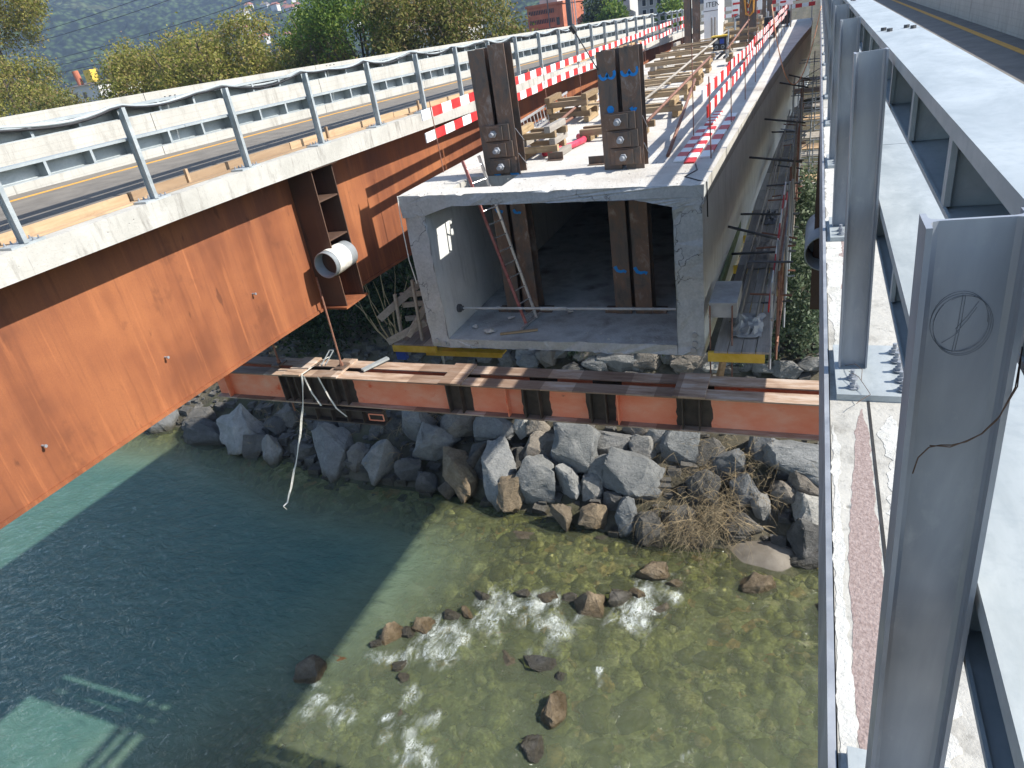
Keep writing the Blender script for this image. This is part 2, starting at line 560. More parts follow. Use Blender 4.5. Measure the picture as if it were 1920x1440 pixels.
ORD = ['first', 'second', 'third', 'fourth', 'fifth', 'sixth', 'seventh', 'eighth', 'ninth', 'tenth', 'eleventh', 'twelfth', 'thirteenth', 'fourteenth', 'fifteenth', 'sixteenth', 'seventeenth', 'eighteenth', 'nineteenth', 'twentieth', 'twenty-first', 'twenty-second', 'twenty-third', 'twenty-fourth', 'twenty-fifth', 'twenty-sixth', 'twenty-seventh', 'twenty-eighth', 'twenty-ninth', 'thirtieth']
WLOC = {}


def wloc(o):
    return WLOC.get(o.name, Vector((0, 0, 0)))


def attach(o, parent):
    """keep the child's world coordinates; the parent carries its own location"""
    o.parent = parent
    o.matrix_parent_inverse = Matrix.Translation(-wloc(parent))
    if o.type != 'EMPTY':
        WLOC[o.name] = Vector((0, 0, 0))


def tag(o, label=None, cat=None, group=None, kind=None):
    if label:
        o['label'] = label
    if cat:
        o['category'] = cat
    if group:
        o['group'] = group
    if kind or cat:
        o['kind'] = kind or 'thing'
    return o


def thing(name, label, cat, loc=(0, 0, 0), group=None):
    o = bpy.data.objects.new(name, None)
    o.empty_display_size = 0.3
    COL.objects.link(o)
    o.location = loc
    WLOC[o.name] = Vector(loc)
    return tag(o, label, cat, group)


def copy_tree(o, parent=None, dloc=None):
    c = o.copy()
    COL.objects.link(c)
    if parent is not None:
        c.parent = parent
        c.matrix_parent_inverse = o.matrix_parent_inverse.copy()
    if dloc is not None:
        c.location = Vector(o.location) + Vector(dloc)
    for ch in list(o.children):
        copy_tree(ch, c)
    return c


def frange(a, b, st):
    n = max(1, int(round((b - a) / st)))
    return [a + (b - a) * i / n for i in range(n + 1)]


def fast_mesh(name, verts, quads, mats, idx=None, smooth=False):
    me = bpy.data.meshes.new(name)
    nv, nf = len(verts), len(quads)
    k = quads.shape[1]
    me.vertices.add(nv)
    me.vertices.foreach_set('co', np.asarray(verts, np.float32).ravel())
    me.loops.add(nf * k)
    me.loops.foreach_set('vertex_index', np.asarray(quads, np.int32).ravel())
    me.polygons.add(nf)
    me.polygons.foreach_set('loop_start', np.arange(nf, dtype=np.int32) * k)
    if smooth:
        me.polygons.foreach_set('use_smooth', np.ones(nf, bool))
    for q in mats:
        me.materials.append(q)
    if idx is not None:
        me.polygons.foreach_set('material_index', np.asarray(idx, np.int32))
    me.update(calc_edges=True)
    me.validate()
    return me


def link(me, name, parent=None):
    o = bpy.data.objects.new(name, me)
    COL.objects.link(o)
    if parent is not None:
        attach(o, parent)
    return o


def fbm(x, y, z=0.0, o=4):
    return noise.fractal(Vector((x, y, z)), 1.0, 2.0, o)


# ---------------------------------------------------------------- alignment of the bridges
LX = -9.0            # near edge of the left bridge


def lx(y):
    t = min(max(y - 10, 0), 29)
    return LX + 0.032 * t - 0.00055 * t * t


def ldrop(y):
    def g(q):
        return 0.0175 * (math.sqrt((q - 12) ** 2 + 36) + (q - 12)) / 2
    return -(g(y) - g(8)) if y > 8 else 0.0


def zero(y):
    return 0.0


YL = frange(-30, 66, 2.0)
YR = frange(-30, 66, 4.0)


# ---------------------------------------------------------------- terrain, river bed, water
def shore(x):
    return 22.0 + max(0.0, -12 - x) * 0.17 + 0.5 * math.sin(x * 0.35)


def ground_z(x, y):
    d = y - shore(x)
    if d < 0:
        z = WL - min(0.55, -d * 0.06) - 0.18
        deep = max(0.0, min(1.0, (-13.0 - x + (y - 14) * 0.45) / 7.0))
        t = min(1.0, max(0.0, (-d - 0.3) / 5.0))
        z -= 2.6 * deep * t * t * (3 - 2 * t)
    elif d < 12:
        z = WL + 0.5 * d
    else:
        z = WL + 6 + (d - 12) * 0.25
        z = min(z, -8.0)
    return z


def grid(name, xs, ys, zf, mat, kind='structure', attrs=None):
    nx, ny = len(xs), len(ys)
    X, Y = np.meshgrid(xs, ys)
    Z = np.zeros_like(X)
    for j in range(ny):
        for i in range(nx):
            Z[j, i] = zf(X[j, i], Y[j, i])
    v = np.stack([X, Y, Z], -1).reshape(-1, 3)
    a = (np.arange(nx - 1)[None, :] + np.arange(ny - 1)[:, None] * nx).reshape(-1)
    q = np.stack([a, a + 1, a + 1 + nx, a + nx], -1)
    me = fast_mesh(name, v, q, [mat], smooth=True)
    if attrs:
        for an, fn in attrs.items():
            at = me.attributes.new(an, 'FLOAT', 'POINT')
            at.data.foreach_set('value', np.array([fn(p[0], p[1]) for p in v], np.float32))
    o = link(me, name)
    o['kind'] = kind
    return o


def bank_mat():
    k = N('river_bank_soil')
    col = k.ramp(k.noise(0.8, 7, 0.7), [(0.3, (0.055, 0.05, 0.035)), (0.55, (0.10, 0.088, 0.062)), (0.75, (0.155, 0.135, 0.10))])
    col = k.mix(k.mr(k.noise(0.3, 4), 0.5, 0.65, 0, 0.6), col, (0.05, 0.06, 0.025))
    return k.done(k.bsdf(col, 0.95, 0, k.bump(k.noise(8, 7, 0.7), 0.9, 0.08), 0.15))


M['bank'] = bank_mat()


def bed_mat():
    k = N('river_bed_stones')
    c1 = k.voro((2.6, 2.6, 2.6), out='Color')
    s1 = k.n('ShaderNodeSeparateColor')
    k.set(s1.inputs[0], c1)
    col = k.ramp(s1.outputs[0], [(0.1, (0.16, 0.16, 0.06)), (0.4, (0.28, 0.275, 0.11)), (0.65, (0.38, 0.37, 0.17)), (0.85, (0.48, 0.44, 0.24)), (0.97, (0.40, 0.24, 0.10))])
    col = k.mix(k.mr(k.noise(5.0, 6, 0.7), 0.45, 0.68, 0, 0.7), col, (0.12, 0.12, 0.04))
    col = k.mix(k.mr(k.noise(0.7, 4), 0.5, 0.68, 0, 0.6), col, (0.16, 0.175, 0.075))
    return k.done(k.bsdf(col, 0.9, 0, k.bump(k.noise(6, 6), 0.8, 0.06), 0.2))


M['bed'] = bed_mat()


def bed_z(x, y):
    z = ground_z(x, y)
    if y < shore(x) + 0.5:
        d, _ = noise.voronoi(Vector((x * 1.25, y * 1.25, 3.1)))
        d2, _ = noise.voronoi(Vector((x * 2.9, y * 2.9, 7.3)))
        z += 0.34 * max(0, 0.62 - d[0]) * (0.4 + abs(fbm(x * .3, y * .3))) + 0.12 * max(0, 0.5 - d2[0]) + 0.16 * fbm(x * 0.5, y * 0.5, 1.0, 3)
        return min(z, WL - 0.10)
    return z - 0.5


def ground_full(x, y):
    if y < shore(x) + 0.6:
        return min(ground_z(x, y), WL - 1.5) - 0.7 if y < shore(x) - 0.5 else ground_z(x, y) - 0.12
    return ground_z(x, y) + 0.25 * fbm(x * 0.4, y * 0.4) + 0.1 * fbm(x * 1.6, y * 1.6)


xs = np.concatenate([np.linspace(-2600, -90, 12)[:-1], np.linspace(-90, -40, 14)[:-1], np.linspace(-40, 4, 150), np.linspace(4, 60, 20)[1:], np.linspace(60, 900, 8)[1:]])
ys = np.concatenate([np.linspace(20, 40, 90), np.linspace(40, 120, 30)[1:], np.linspace(120, 3200, 12)[1:]])
grid('ground', xs, ys, ground_full, M['bank'])
grid('riverbed', np.linspace(-42, 6, 400), np.linspace(3, 29, 240), bed_z, M['bed'])
grid('riverbed_outer', np.linspace(-300, 200, 12), np.linspace(-200, 26, 8), lambda x, y: WL - 6.0, M['bed'])

FOAM = [(-10.21, 17.42, 0.97), (-10.1, 16.88, 0.86), (-8.6, 17.23, 0.86), (-7.71, 16.78, 0.97), (-8.43, 17.69, 0.65), (-5.32, 18.0, 0.75), (-4.84, 17.59, 0.75), (-4.79, 18.8, 0.86), (-4.18, 19.22, 0.65), (-11.78, 15.41, 0.86), (-11.16, 15.05, 0.75), (-12.47, 14.36, 0.6), (-13.76, 14.04, 0.47), (-13.37, 13.76, 0.47), (-15.06, 12.15, 0.3), (-13.67, 11.43, 0.56), (-14.44, 11.43, 0.39), (-11.78, 11.42, 0.34), (-10.73, 11.71, 0.47), (-10.71, 10.94, 0.56), (-10.08, 10.84, 0.47), (-11.64, 14.69, 0.47), (-6.95, 16.96, 0.47), (-11.62, 12.61, 0.39), (-5.68, 14.8, 0.26), (-2.28, 12.83, 0.22)]


def foam_at(x, y):
    f = 0.0
    x, y = x + 0.55 * noise.noise(Vector((x * 1.1, y * 1.1, 2.0))), y + 0.7 * noise.noise(Vector((x * 1.1, y * 1.1, 9.0)))
    for fx, fy, r in FOAM:
        # white water trails off downstream, towards the camera
        dx, dy = x - fx, y - fy
        dy = dy * (0.62 if dy < 0 else 1.0)
        d = math.hypot(dx, dy) / (r * 0.82)
        if d < 1.4:
            f = max(f, 1 - d / 1.4)
    return f


def depth_at(x, y):
    return max(0.0, min(1.0, (WL - ground_z(x, y) - 0.15) / 3.0))


def wave_z(x, y):
    f = foam_at(x, y)
    return WL + 0.018 * fbm(x * 0.8, y * 1.3) + 0.012 * fbm(x * 3, y * 4) + 0.16 * f * (0.4 + fbm(x * 2.2, y * 2.2, 4.0)) * 0.8


def water_mat():
    k = N('river_water')
    dep = k.attr('depth')
    foam = k.attr('foam')
    tint = k.n('ShaderNodeBsdfTransparent')
    k.set(tint.inputs[0], k.mix(dep, (0.94, 0.96, 0.76), (0.28, 0.50, 0.44)))
    murk = k.n('ShaderNodeBsdfDiffuse')
    sw = k.noise((0.5, 0.5, 0.5), 5, 0.6, 1.2)
    k.set(murk.inputs[0], k.mix(dep, (0.18, 0.195, 0.105), k.mix(sw, (0.034, 0.100, 0.084), (0.088, 0.155, 0.120))))
    mx = k.n('ShaderNodeMixShader')
    k.set(mx.inputs[0], k.math('MINIMUM', k.math('ADD', k.mr(dep, 0.03, 0.7, 0.17, 0.95), k.mr(sw, 0.5, 0.75, 0, 0.16)), 0.97))
    k.t.links.new(tint.outputs[0], mx.inputs[1])
    k.t.links.new(murk.outputs[0], mx.inputs[2])
    h = k.math('ADD', k.noise((1.1, 2.4, 2), 6, 0.62, 1.3, (0, 0, 0.5)), k.math('MULTIPLY', k.noise((6, 9, 6), 4, 0.6, 0.6), 0.35))
    nrm = k.bump(h, 0.8, 0.2)
    gl = k.n('ShaderNodeBsdfGlossy')
    gl.inputs['Roughness'].default_value = 0.08
    k.set(gl.inputs['Normal'], nrm)
    fr = k.n('ShaderNodeFresnel')
    fr.inputs['IOR'].default_value = 1.38
    k.set(fr.inputs['Normal'], nrm)
    m2 = k.n('ShaderNodeMixShader')
    k.set(m2.inputs[0], fr.outputs[0])
    k.t.links.new(mx.outputs[0], m2.inputs[1])
    k.t.links.new(gl.outputs[0], m2.inputs[2])
    # white water, then painted sparkle
    def threads(sc, w, rot, dist):
        n_ = k.noise(sc, 5, 0.6, dist, (0, 0, rot))
        return k.mr(k.math('ABSOLUTE', k.math('SUBTRACT', n_, 0.5)), 0.0, w, 1, 0)
    t1 = threads((1.6, 0.9, 2), 0.035, 0.35, 2.2)
    t2 = threads((4.2, 2.6, 4), 0.05, 0.2, 1.6)
    t3 = threads((9.0, 6.0, 9), 0.07, -0.2, 1.0)
    lace = k.math('MAXIMUM', t1, k.math('MAXIMUM', k.math('MULTIPLY', t2, 0.9), k.math('MULTIPLY', t3, 0.6)))
    body = k.mr(k.math('ADD', k.noise((3.0, 1.6, 3), 7, 0.7, 1.2), k.math('MULTIPLY', foam, 0.35)), 0.66, 0.95)
    patch = k.mr(k.noise((1.5, 0.8, 1), 5, 0.65, 1.0), 0.45, 0.66)
    ff = k.math('ADD', k.math('MULTIPLY', k.math('MULTIPLY', lace, patch), k.mr(foam, 0.05, 0.45)), k.math('MULTIPLY', body, k.mr(foam, 0.3, 0.95, 0, 0.5)))
    ff = k.math('MINIMUM', ff, 1.0)
    spark = k.math('MULTIPLY', k.mr(k.noise((9, 6, 9), 6, 0.75, 1.0), 0.68, 0.76), k.mr(k.noise((0.35, 0.3, 1), 3), 0.48, 0.62, 0, 0.7))  # sparkle on the shallows painted in as white specks
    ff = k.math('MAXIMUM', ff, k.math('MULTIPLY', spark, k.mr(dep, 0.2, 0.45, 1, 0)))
    fo = k.n('ShaderNodeBsdfDiffuse')
    fo.inputs[0].default_value = (0.62, 0.66, 0.63, 1)
    m3 = k.n('ShaderNodeMixShader')
    k.set(m3.inputs[0], k.math('MULTIPLY', ff, 0.9))
    k.t.links.new(m2.outputs[0], m3.inputs[1])
    k.t.links.new(fo.outputs[0], m3.inputs[2])
    return k.done(m3.outputs[0])


M['water'] = water_mat()
xs = np.concatenate([np.linspace(-300, -42, 10)[:-1], np.linspace(-42, 4, 330), np.linspace(4, 200, 8)[1:]])
ys = np.concatenate([np.linspace(-200, 4, 8)[:-1], np.linspace(4, 27.5, 220)])
grid('river', xs, ys, wave_z, M['water'], attrs={'depth': depth_at, 'foam': foam_at})

# cobbles lying on the shallow bed
def cobbles():
    k = N('river_cobbles')
    col = k.ramp(k.island(), [(0, (0.07, 0.068, 0.03)), (0.25, (0.19, 0.185, 0.06)), (0.5, (0.31, 0.30, 0.105)), (0.72, (0.40, 0.385, 0.16)), (0.88, (0.54, 0.52, 0.30)), (0.95, (0.40, 0.25, 0.09)), (1, (0.12, 0.10, 0.06))])
    col = k.mix(k.mr(k.noise(7, 6, 0.7), 0.42, 0.62, 0, 0.75), col, (0.14, 0.135, 0.055))
    M['cobble'] = k.done(k.bsdf(col, 0.85, 0, k.bump(k.noise(14, 4), 0.6, 0.03), 0.3))
    rg = np.random.default_rng(77)
    bm = bmesh.new()
    bmesh.ops.create_icosphere(bm, subdivisions=1, radius=1.0)
    base = np.array([v.co[:] for v in bm.verts])
    tri = np.array([[v.index for v in f.verts] for f in bm.faces])
    bm.free()
    V, F = [], []
    n = 0
    while n < 1700:
        x, y = rg.uniform(-17, 3), rg.uniform(7, 22.5)
        if depth_at(x, y) > 0.45 or y > shore(x) + 0.2:
            continue
        s_ = 0.06 + 0.5 * rg.random() ** 3.2
        a = rg.uniform(0, 6.28)
        p = base * (1 + 0.16 * rg.normal(size=(len(base), 1))) * np.array([s_ * rg.uniform(0.8, 1.5), s_ * rg.uniform(0.7, 1.1), s_ * rg.uniform(0.35, 0.65)])
        c, q = math.cos(a), math.sin(a)
        z = min(ground_z(x, y) + 0.08, WL - 0.06 - 0.5 * s_)
        P = np.stack([x + p[:, 0] * c - p[:, 1] * q, y + p[:, 0] * q + p[:, 1] * c, z + p[:, 2]], -1)
        F.append(tri + n * len(base))
        V.append(P)
        n += 1
    o = link(fast_mesh('river_cobbles', np.concatenate(V), np.concatenate(F), [M['cobble']], smooth=True), 'river_cobbles')
    tag(o, 'yellowish cobbles on the river bed seen through the shallow water', 'cobbles', kind='stuff')


cobbles()

# sand bar between the boulders on the right
sb = MB()
ring = [(-0.8 + 1.7 * math.cos(t) * (1 + 0.15 * math.sin(3 * t)), 21.75 + 0.95 * math.sin(t) * (1 + 0.1 * math.cos(5 * t))) for t in [2 * math.pi * i / 28 for i in range(28)]]
vs = [(-0.8, 22.0, WL + 0.32)] + [(-0.8 + (x + 0.8) * 0.55, 21.85 + (y - 21.75) * 0.55, WL + 0.24) for x, y in ring] + [(x, y, WL - 0.2) for x, y in ring]
fs = [(0, 1 + i, 1 + (i + 1) % 28) for i in range(28)] + [(1 + i, 29 + i, 29 + (i + 1) % 28, 1 + (i + 1) % 28) for i in range(28)]
M['sand'] = simple('wet_sand', (0.13, 0.11, 0.085), (0.20, 0.175, 0.14), 1.5, 0.8, 0, 40, 0.4, 0.02)
tag(sb.add(vs, fs).build('sand_bar', M['sand'], smooth=True), kind='structure')


# ---------------------------------------------------------------- far hillside
def hill_mat():
    k = N('forested_hillside')
    col = k.ramp(k.noise(0.012, 6, 0.65), [(0.3, (0.03, 0.055, 0.02)), (0.55, (0.06, 0.095, 0.03)), (0.75, (0.12, 0.14, 0.05))])
    col = k.mix(k.mr(k.voro(0.15, out='Distance'), 0.12, 0.6, 0, 0.95), col, (0.004, 0.008, 0.005))  # shade between the tree crowns painted as near-black gaps
    col = k.mix(k.mr(k.noise(0.005, 3), 0.62, 0.7, 0, 0.5), col, (0.11, 0.12, 0.05))
    return k.done(k.bsdf(col, 0.95, 0, None, 0.1))


M['hill'] = hill_mat()


def hill_h(az, r):
    x, y = r * math.sin(az), r * math.cos(az)
    t = (r - 580) / 950.0
    h = -10 + 270 * max(0, t) ** 1.1
    h *= 0.80 + 0.32 * fbm(x * 0.0011, y * 0.0011, 2.0, 4)
    h += 20 * fbm(x * 0.006, y * 0.006, 5.0, 4) * min(1, max(0, t * 5))
    return h


def make_hill():
    az = np.radians(np.linspace(-62, 0, 560))
    rr = np.linspace(540, 1560, 230)
    v = []
    for r in rr:
        for a in az:
            x, y = r * math.sin(a), r * math.cos(a)
            h = hill_h(a, r)
            d, _ = noise.voronoi(Vector((x * 0.15, y * 0.15, 0)))
            v.append((x, y, h + 8 * max(0, 0.75 - d[0]) * (0.7 + 0.6 * noise.noise(Vector((x * .05, y * .05, 3))))))
    nx = len(az)
    a = (np.arange(nx - 1)[None, :] + np.arange(len(rr) - 1)[:, None] * nx).reshape(-1)
    q = np.stack([a, a + 1, a + 1 + nx, a + nx], -1)
    o = link(fast_mesh('hill', np.array(v), q, [M['hill']], smooth=True), 'hill')
    o['kind'] = 'structure'


make_hill()


# ---------------------------------------------------------------- guardrail pieces (shared by both bridges)
def post_mesh(lod):
    """I-section post, base at z = 0, outer flange at x = 0, road side towards +x"""
    mb = MB()
    w, fl, t, tw = 0.112, 0.062, 0.007, 0.006
    pr = [(0, -fl / 2), (t, -fl / 2)]
    if lod:
        r = 0.010
        pr += [(t, -tw / 2 - r), (t + r * 0.3, -tw / 2 - r * 0.3), (t + r, -tw / 2), (w - t - r, -tw / 2), (w - t - r * 0.3, -tw / 2 - r * 0.3), (w - t, -tw / 2 - r)]
    else:
        pr += [(t, -tw / 2), (w - t, -tw / 2)]
    pr += [(w - t, -fl / 2), (w, -fl / 2), (w, fl / 2), (w - t, fl / 2)]
    if lod:
        pr += [(w - t, tw / 2 + r), (w - t - r * 0.3, tw / 2 + r * 0.3), (w - t - r, tw / 2), (t + r, tw / 2), (t + r * 0.3, tw / 2 + r * 0.3), (t, tw / 2 + r)]
    else:
        pr += [(w - t, tw / 2), (t, tw / 2)]
    pr += [(t, fl / 2), (0, fl / 2)]
    n = len(pr)
    H = 1.287
    vs = [(x, y, 0.0) for x, y in pr] + [(x, y, H) for x, y in pr]
    fs = [(i, (i + 1) % n, n + (i + 1) % n, n + i) for i in range(n)] + [tuple(range(n, 2 * n)), tuple(range(n))[::-1]]
    return mb.add(vs, fs)


def plate_mesh():
    return MB().box(0.012, 0.275, -0.27, 0.21, -0.03, 0.0)


BOLTS = [(0.05, -0.13), (0.05, -0.21), (0.235, 0.13), (0.235, 0.04), (0.235, -0.05), (0.235, -0.14), (0.235, -0.22)]


def bolt_mesh():
    mb = MB()
    mb.tube([(0, 0, 0.0005), (0, 0, 0.004)], 0.024, 16)
    mb.tube([(0, 0, 0.004), (0, 0, 0.018)], 0.0165, 6)
    mb.tube([(0, 0, 0.018), (0, 0, 0.042)], 0.0095, 10)
    return mb


def rail_prof(x0, x1, zt, zb, lip):
    """C-shaped guardrail beam, open towards the posts at x0"""
    t = 0.006
    s = 1 if x1 > x0 else -1
    return [(x0, zt), (x1, zt), (x1, zb), (x0, zb), (x0, zb + 0.012), (x0 + s * t, zb + 0.012), (x0 + s * t, zb + t), (x1 - s * t, zb + t),
            (x1 - s * t, zt - t), (x0 + s * t, zt - t), (x0 + s * t, zt - lip), (x0, zt - lip)]


def build_guardrail(name, label, ex, s, y0, y1, fx, fz, near, lean=0.0, inset=0.022, rails=((-0.305, -0.49), (-0.845, -1.0))):
    """ex: outer kerb edge, s = +1 road lies towards +x, -1 towards -x; posts every 2.13 m"""
    g = thing(name, label, 'guardrail', (ex, y0, -1.6))
    pm = post_mesh(True).build('post_shape', M['galv'] if s > 0 else M['galv_white'])  # left posts' sunlit look put in as paler steel
    pl = plate_mesh().build('plate_shape', M['galv_white'], bevel=0.003)
    bm_ = bolt_mesh().build('bolt_shape', M['galv'])
    ys_ = []
    y = near
    while y > y0:
        y -= 2.13
    y += 2.13
    while y < y1:
        ys_.append(y)
        y += 2.13
    rng = random.Random(5)
    for y in ys_:
        e = fx(y)
        px = e + s * inset
        z = -1.57 + fz(y)
        rz = (0 if s > 0 else math.pi) + rng.uniform(-0.02, 0.02)
        base = Matrix.Translation((px, y, z)) @ Matrix.Rotation(rz, 4, 'Z') @ Matrix.Rotation(-lean, 4, 'Y')
        p = bpy.data.objects.new('post', pm.data)
        COL.objects.link(p)
        p.parent = g
        p.matrix_parent_inverse = Matrix.Translation(-wloc(g))
        p.matrix_basis = base
        q = bpy.data.objects.new('base_plate', pl.data)
        COL.objects.link(q)
        q.parent = p
        q.matrix_basis = Matrix.Translation((-(inset - 0.022), 0, 0)) @ Matrix.Rotation(lean, 4, 'Y')
        if y < 26:
            for k, (bx_, by_) in enumerate(BOLTS):
                b = bpy.data.objects.new('bolt', bm_.data)
                COL.objects.link(b)
                b.parent = p
                b.matrix_basis = Matrix.Translation((bx_, by_, 0)) @ Matrix.Rotation(k * 1.1, 4, 'Z')
    for o in (pm, pl, bm_):
        bpy.data.objects.remove(o, do_unlink=True)
    seg = 4.26
    ya = near + 1.12 - seg * math.ceil((near + 1.12 - y0) / seg)
    while ya < y1:
        yb = min(ya + seg, y1)
        for zt, zb in rails:
            mb = MB()
            mb.sweep(rail_prof(s * 0.152, s * 0.345, zt, zb, 0.035), frange(ya + 0.004, yb - 0.004, 1.07), fx, fz)
            r = mb.build('rail_beam', M['galv_white'], g)
            for k in range(6):
                yr = ya + (k + 0.5) * seg / 6
                rb = MB().box(fx(yr) + min(s * 0.160, s * 0.338), fx(yr) + max(s * 0.160, s * 0.338), yr - 0.004, yr + 0.004, zb + 0.008 + fz(yr), zt - 0.008 + fz(yr))
                rb.box(fx(yr) + min(s * 0.153, s * 0.165), fx(yr) + max(s * 0.153, s * 0.165), yr - 0.02, yr + 0.02, zb + 0.012 + fz(yr), zt - 0.03 + fz(yr))
                o = rb.build('rib', M['galv_white'])  # pale steel stands in for light caught on the rib edges
                attach(o, r)
            if ya < 14 and zt > -0.5:
                for bx_ in (0.19, 0.21, 0.29, 0.31):
                    o = MB().tube([(fx(ya) + s * bx_, ya + (0.045 if bx_ in (0.19, 0.29) else -0.045), zt + 0.0005), (fx(ya) + s * bx_, ya + (0.045 if bx_ in (0.19, 0.29) else -0.045), zt + 0.014)], 0.014, 6).build('bolt', M['dark_grey'])
                    attach(o, r)
            # slotted splice plate against the web
        ya += seg
    return g


def straight(edge):
    return lambda y: edge


# ================================================================ right bridge (the one the viewer stands on)
RX = 0.105
rb_ = thing('road_bridge', 'road bridge under the near guardrail along the right edge of the picture', 'bridge', (2.2, 12, -5))
MB().sweep([(RX + 0.022, -1.6), (0.52, -1.6), (0.56, -1.80), (4.10, -1.80), (4.10, -1.97), (RX + 0.022, -1.97)], YR).build('deck_slab', M['concrete'], rb_)
MB().sweep([(RX, -1.592), (RX + 0.018, -1.592), (RX + 0.018, -1.99), (RX, -1.99)], YR).build('edge_strip', M['galv'], rb_)
MB().box(1.45, 1.48, -30, 66, -4.40, -1.972).build('girder_web', M['rust'], rb_)  # unseen girder, set back and shallow so more light reaches the box wall
MB().box(1.38, 1.55, -30, 66, -4.45, -4.402).build('bottom_flange', M['rust'], rb_)
for yy in (11.48, 12.17):
    MB().add([(0.112, yy, -1.975), (1.448, yy, -1.975), (1.448, yy, -4.86), (0.112, yy, -4.86), (0.112, yy + 0.025, -1.975), (1.448, yy + 0.025, -1.975), (1.448, yy + 0.025, -4.86), (0.112, yy + 0.025, -4.86)],
             [(0, 1, 2, 3), (4, 5, 6, 7), (0, 4, 5, 1), (1, 5, 6, 2), (2, 6, 7, 3), (3, 7, 4, 0)]).build('stiffener', M['shaded_rust'], rb_)
MB().sweep([(RX + 0.162, -1.5982), (RX + 0.172, -1.5982), (RX + 0.172, -1.5996), (RX + 0.162, -1.5996)], frange(-2, 14, 1), lambda y: 0.004 * math.sin(y * 3.1)).build('joint', M['joint'], rb_)


def ragged_strip(xa, xb, y0, y1, z, amp, seed, n=240):
    vs, fs = [], []
    for i in range(n + 1):
        y = y0 + (y1 - y0) * i / n
        tp = min(1, 12 * min(i, n - i) / n + 0.15)
        a = xa(y) + amp * (fbm(y * 4.0, seed, 0, 6) + 0.5 * fbm(y * 19.0, seed, 3.0, 4))
        b = xb(y) + amp * (fbm(y * 4.0, seed + 9, 0, 6) + 0.5 * fbm(y * 19.0, seed + 9, 3.0, 4))
        c = (a + b) / 2
        vs += [(c + (a - c) * tp, y, z), (c + (b - c) * tp, y, z + 0.0002)]
    for i in range(n):
        fs.append((2 * i, 2 * i + 1, 2 * i + 3, 2 * i + 2))
    return MB().add(vs, fs)


ragged_strip(lambda y: RX + 0.065 + max(0, y - 1.9) * 0.07, lambda y: RX + 0.157, 0.2, 2.74, -1.5991, 0.012, 3.0).build('mortar_patch', M['pink_mortar'], rb_)
ragged_strip(lambda y: RX + 0.05, lambda y: RX + 0.12, 3.3, 6.5, -1.5991, 0.035, 5.0).build('mortar_patch', M['pink_mortar'], rb_)
M['lime'] = concrete('spilled_white_grout', (0.48, 0.475, 0.44), (0.58, 0.575, 0.54), (0.38, 0.37, 0.33), False, 0.8)
ragged_strip(lambda y: RX + 0.024, lambda y: RX + 0.048 + 0.035 * max(0, 1.75 - y), 0.2, 2.6, -1.5986, 0.014, 15.0).build('grout_spill', M['lime'], rb_)
ragged_strip(lambda y: RX + 0.024, lambda y: RX + 0.11, 3.3, 10.5, -1.5986, 0.03, 25.0).build('grout_spill', M['lime'], rb_)
ragged_strip(lambda y: RX + 0.20, lambda y: RX + 0.27, 1.0, 2.7, -1.5986, 0.045, 35.0).build('grout_spill', M['lime'], rb_)
MB().sweep([(0.57, -1.755), (3.74, -1.755), (3.74, -1.796), (0.57, -1.796)], YR).build('road', M['asphalt'])
tag(bpy.data.objects['road'], kind='structure')
yl = MB().sweep([(3.27, -1.7505), (3.40, -1.7505), (3.40, -1.754), (3.27, -1.754)], YR).build('road_marking', M['yellow_line'])
tag(yl, kind='structure')
pw = thing('parapet_wall', 'shaded pale concrete parapet wall beyond the road at top right', 'wall', (4.3, 12, -1.8))
ya = -30.0
while ya < 66:
    MB().box(3.75, 4.0, ya + 0.006, ya + 5.994, -1.792, -0.80).build('wall_panel', M['concrete_wall'], pw)
    ya += 6.0
build_guardrail('guardrail', 'galvanised steel guardrail with wide rails right beside the viewer', RX + 0.008, 1, -4, 64, straight(RX + 0.008), zero, 3.075, math.radians(1.5), 0.05)


# pencil scribble and bent wire on the nearest post
def arc(cx, cz, rx, rz, a0, a1, n=24, y=0.0):
    return [(cx + rx * math.cos(a0 + (a1 - a0) * i / n), y, cz + rz * math.sin(a0 + (a1 - a0) * i / n)) for i in range(n + 1)]


near_post = [o for o in bpy.data.objects if o.name.startswith('post') and abs(o.matrix_basis.translation.y - 0.945) < 0.1 and o.matrix_basis.translation.x > 0][0]
ny = near_post.matrix_basis.translation.y
yf = ny - 0.0036
sc_ = MB()
cx, cz = 0.183, -0.414
for k in range(5):
    sc_.tube(arc(cx + 0.0013 * k, cz - 0.0015 * k, 0.031 + 0.0012 * math.sin(k * 2.1), 0.040 + 0.0014 * math.cos(k * 1.7), k * 0.8, k * 0.8 + 5.2, 30, yf), 0.00028, 4)
for a, b in (((0.0, 0.036), (-0.002, -0.042)), ((0.003, 0.036), (0.001, -0.04)), ((-0.002, -0.01), (0.018, 0.028)), ((0.0, -0.014), (0.017, 0.02)), ((-0.015, -0.03), (0.002, -0.014))):
    sc_.tube([(cx + a[0], yf, cz + a[1]), (cx + (a[0] + b[0]) / 2 + 0.001, yf, cz + (a[1] + b[1]) / 2), (cx + b[0], yf, cz + b[1])], 0.0003, 4)
o = sc_.build('pencil_scribble', M['pencil'])
o.parent = near_post
o.matrix_parent_inverse = near_post.matrix_basis.inverted()
wr = MB()
wp = [(0.155, ny - 0.02, -0.64), (0.158, ny - 0.024, -0.61), (0.168, ny - 0.03, -0.588), (0.181, ny - 0.03, -0.583), (0.193, ny - 0.033, -0.580), (0.208, ny - 0.035, -0.572), (0.222, ny - 0.04, -0.555), (0.236, ny - 0.045, -0.525), (0.25, ny - 0.03, -0.49), (0.262, ny + 0.02, -0.46)]
wr.tube(wp, 0.0009, 6)
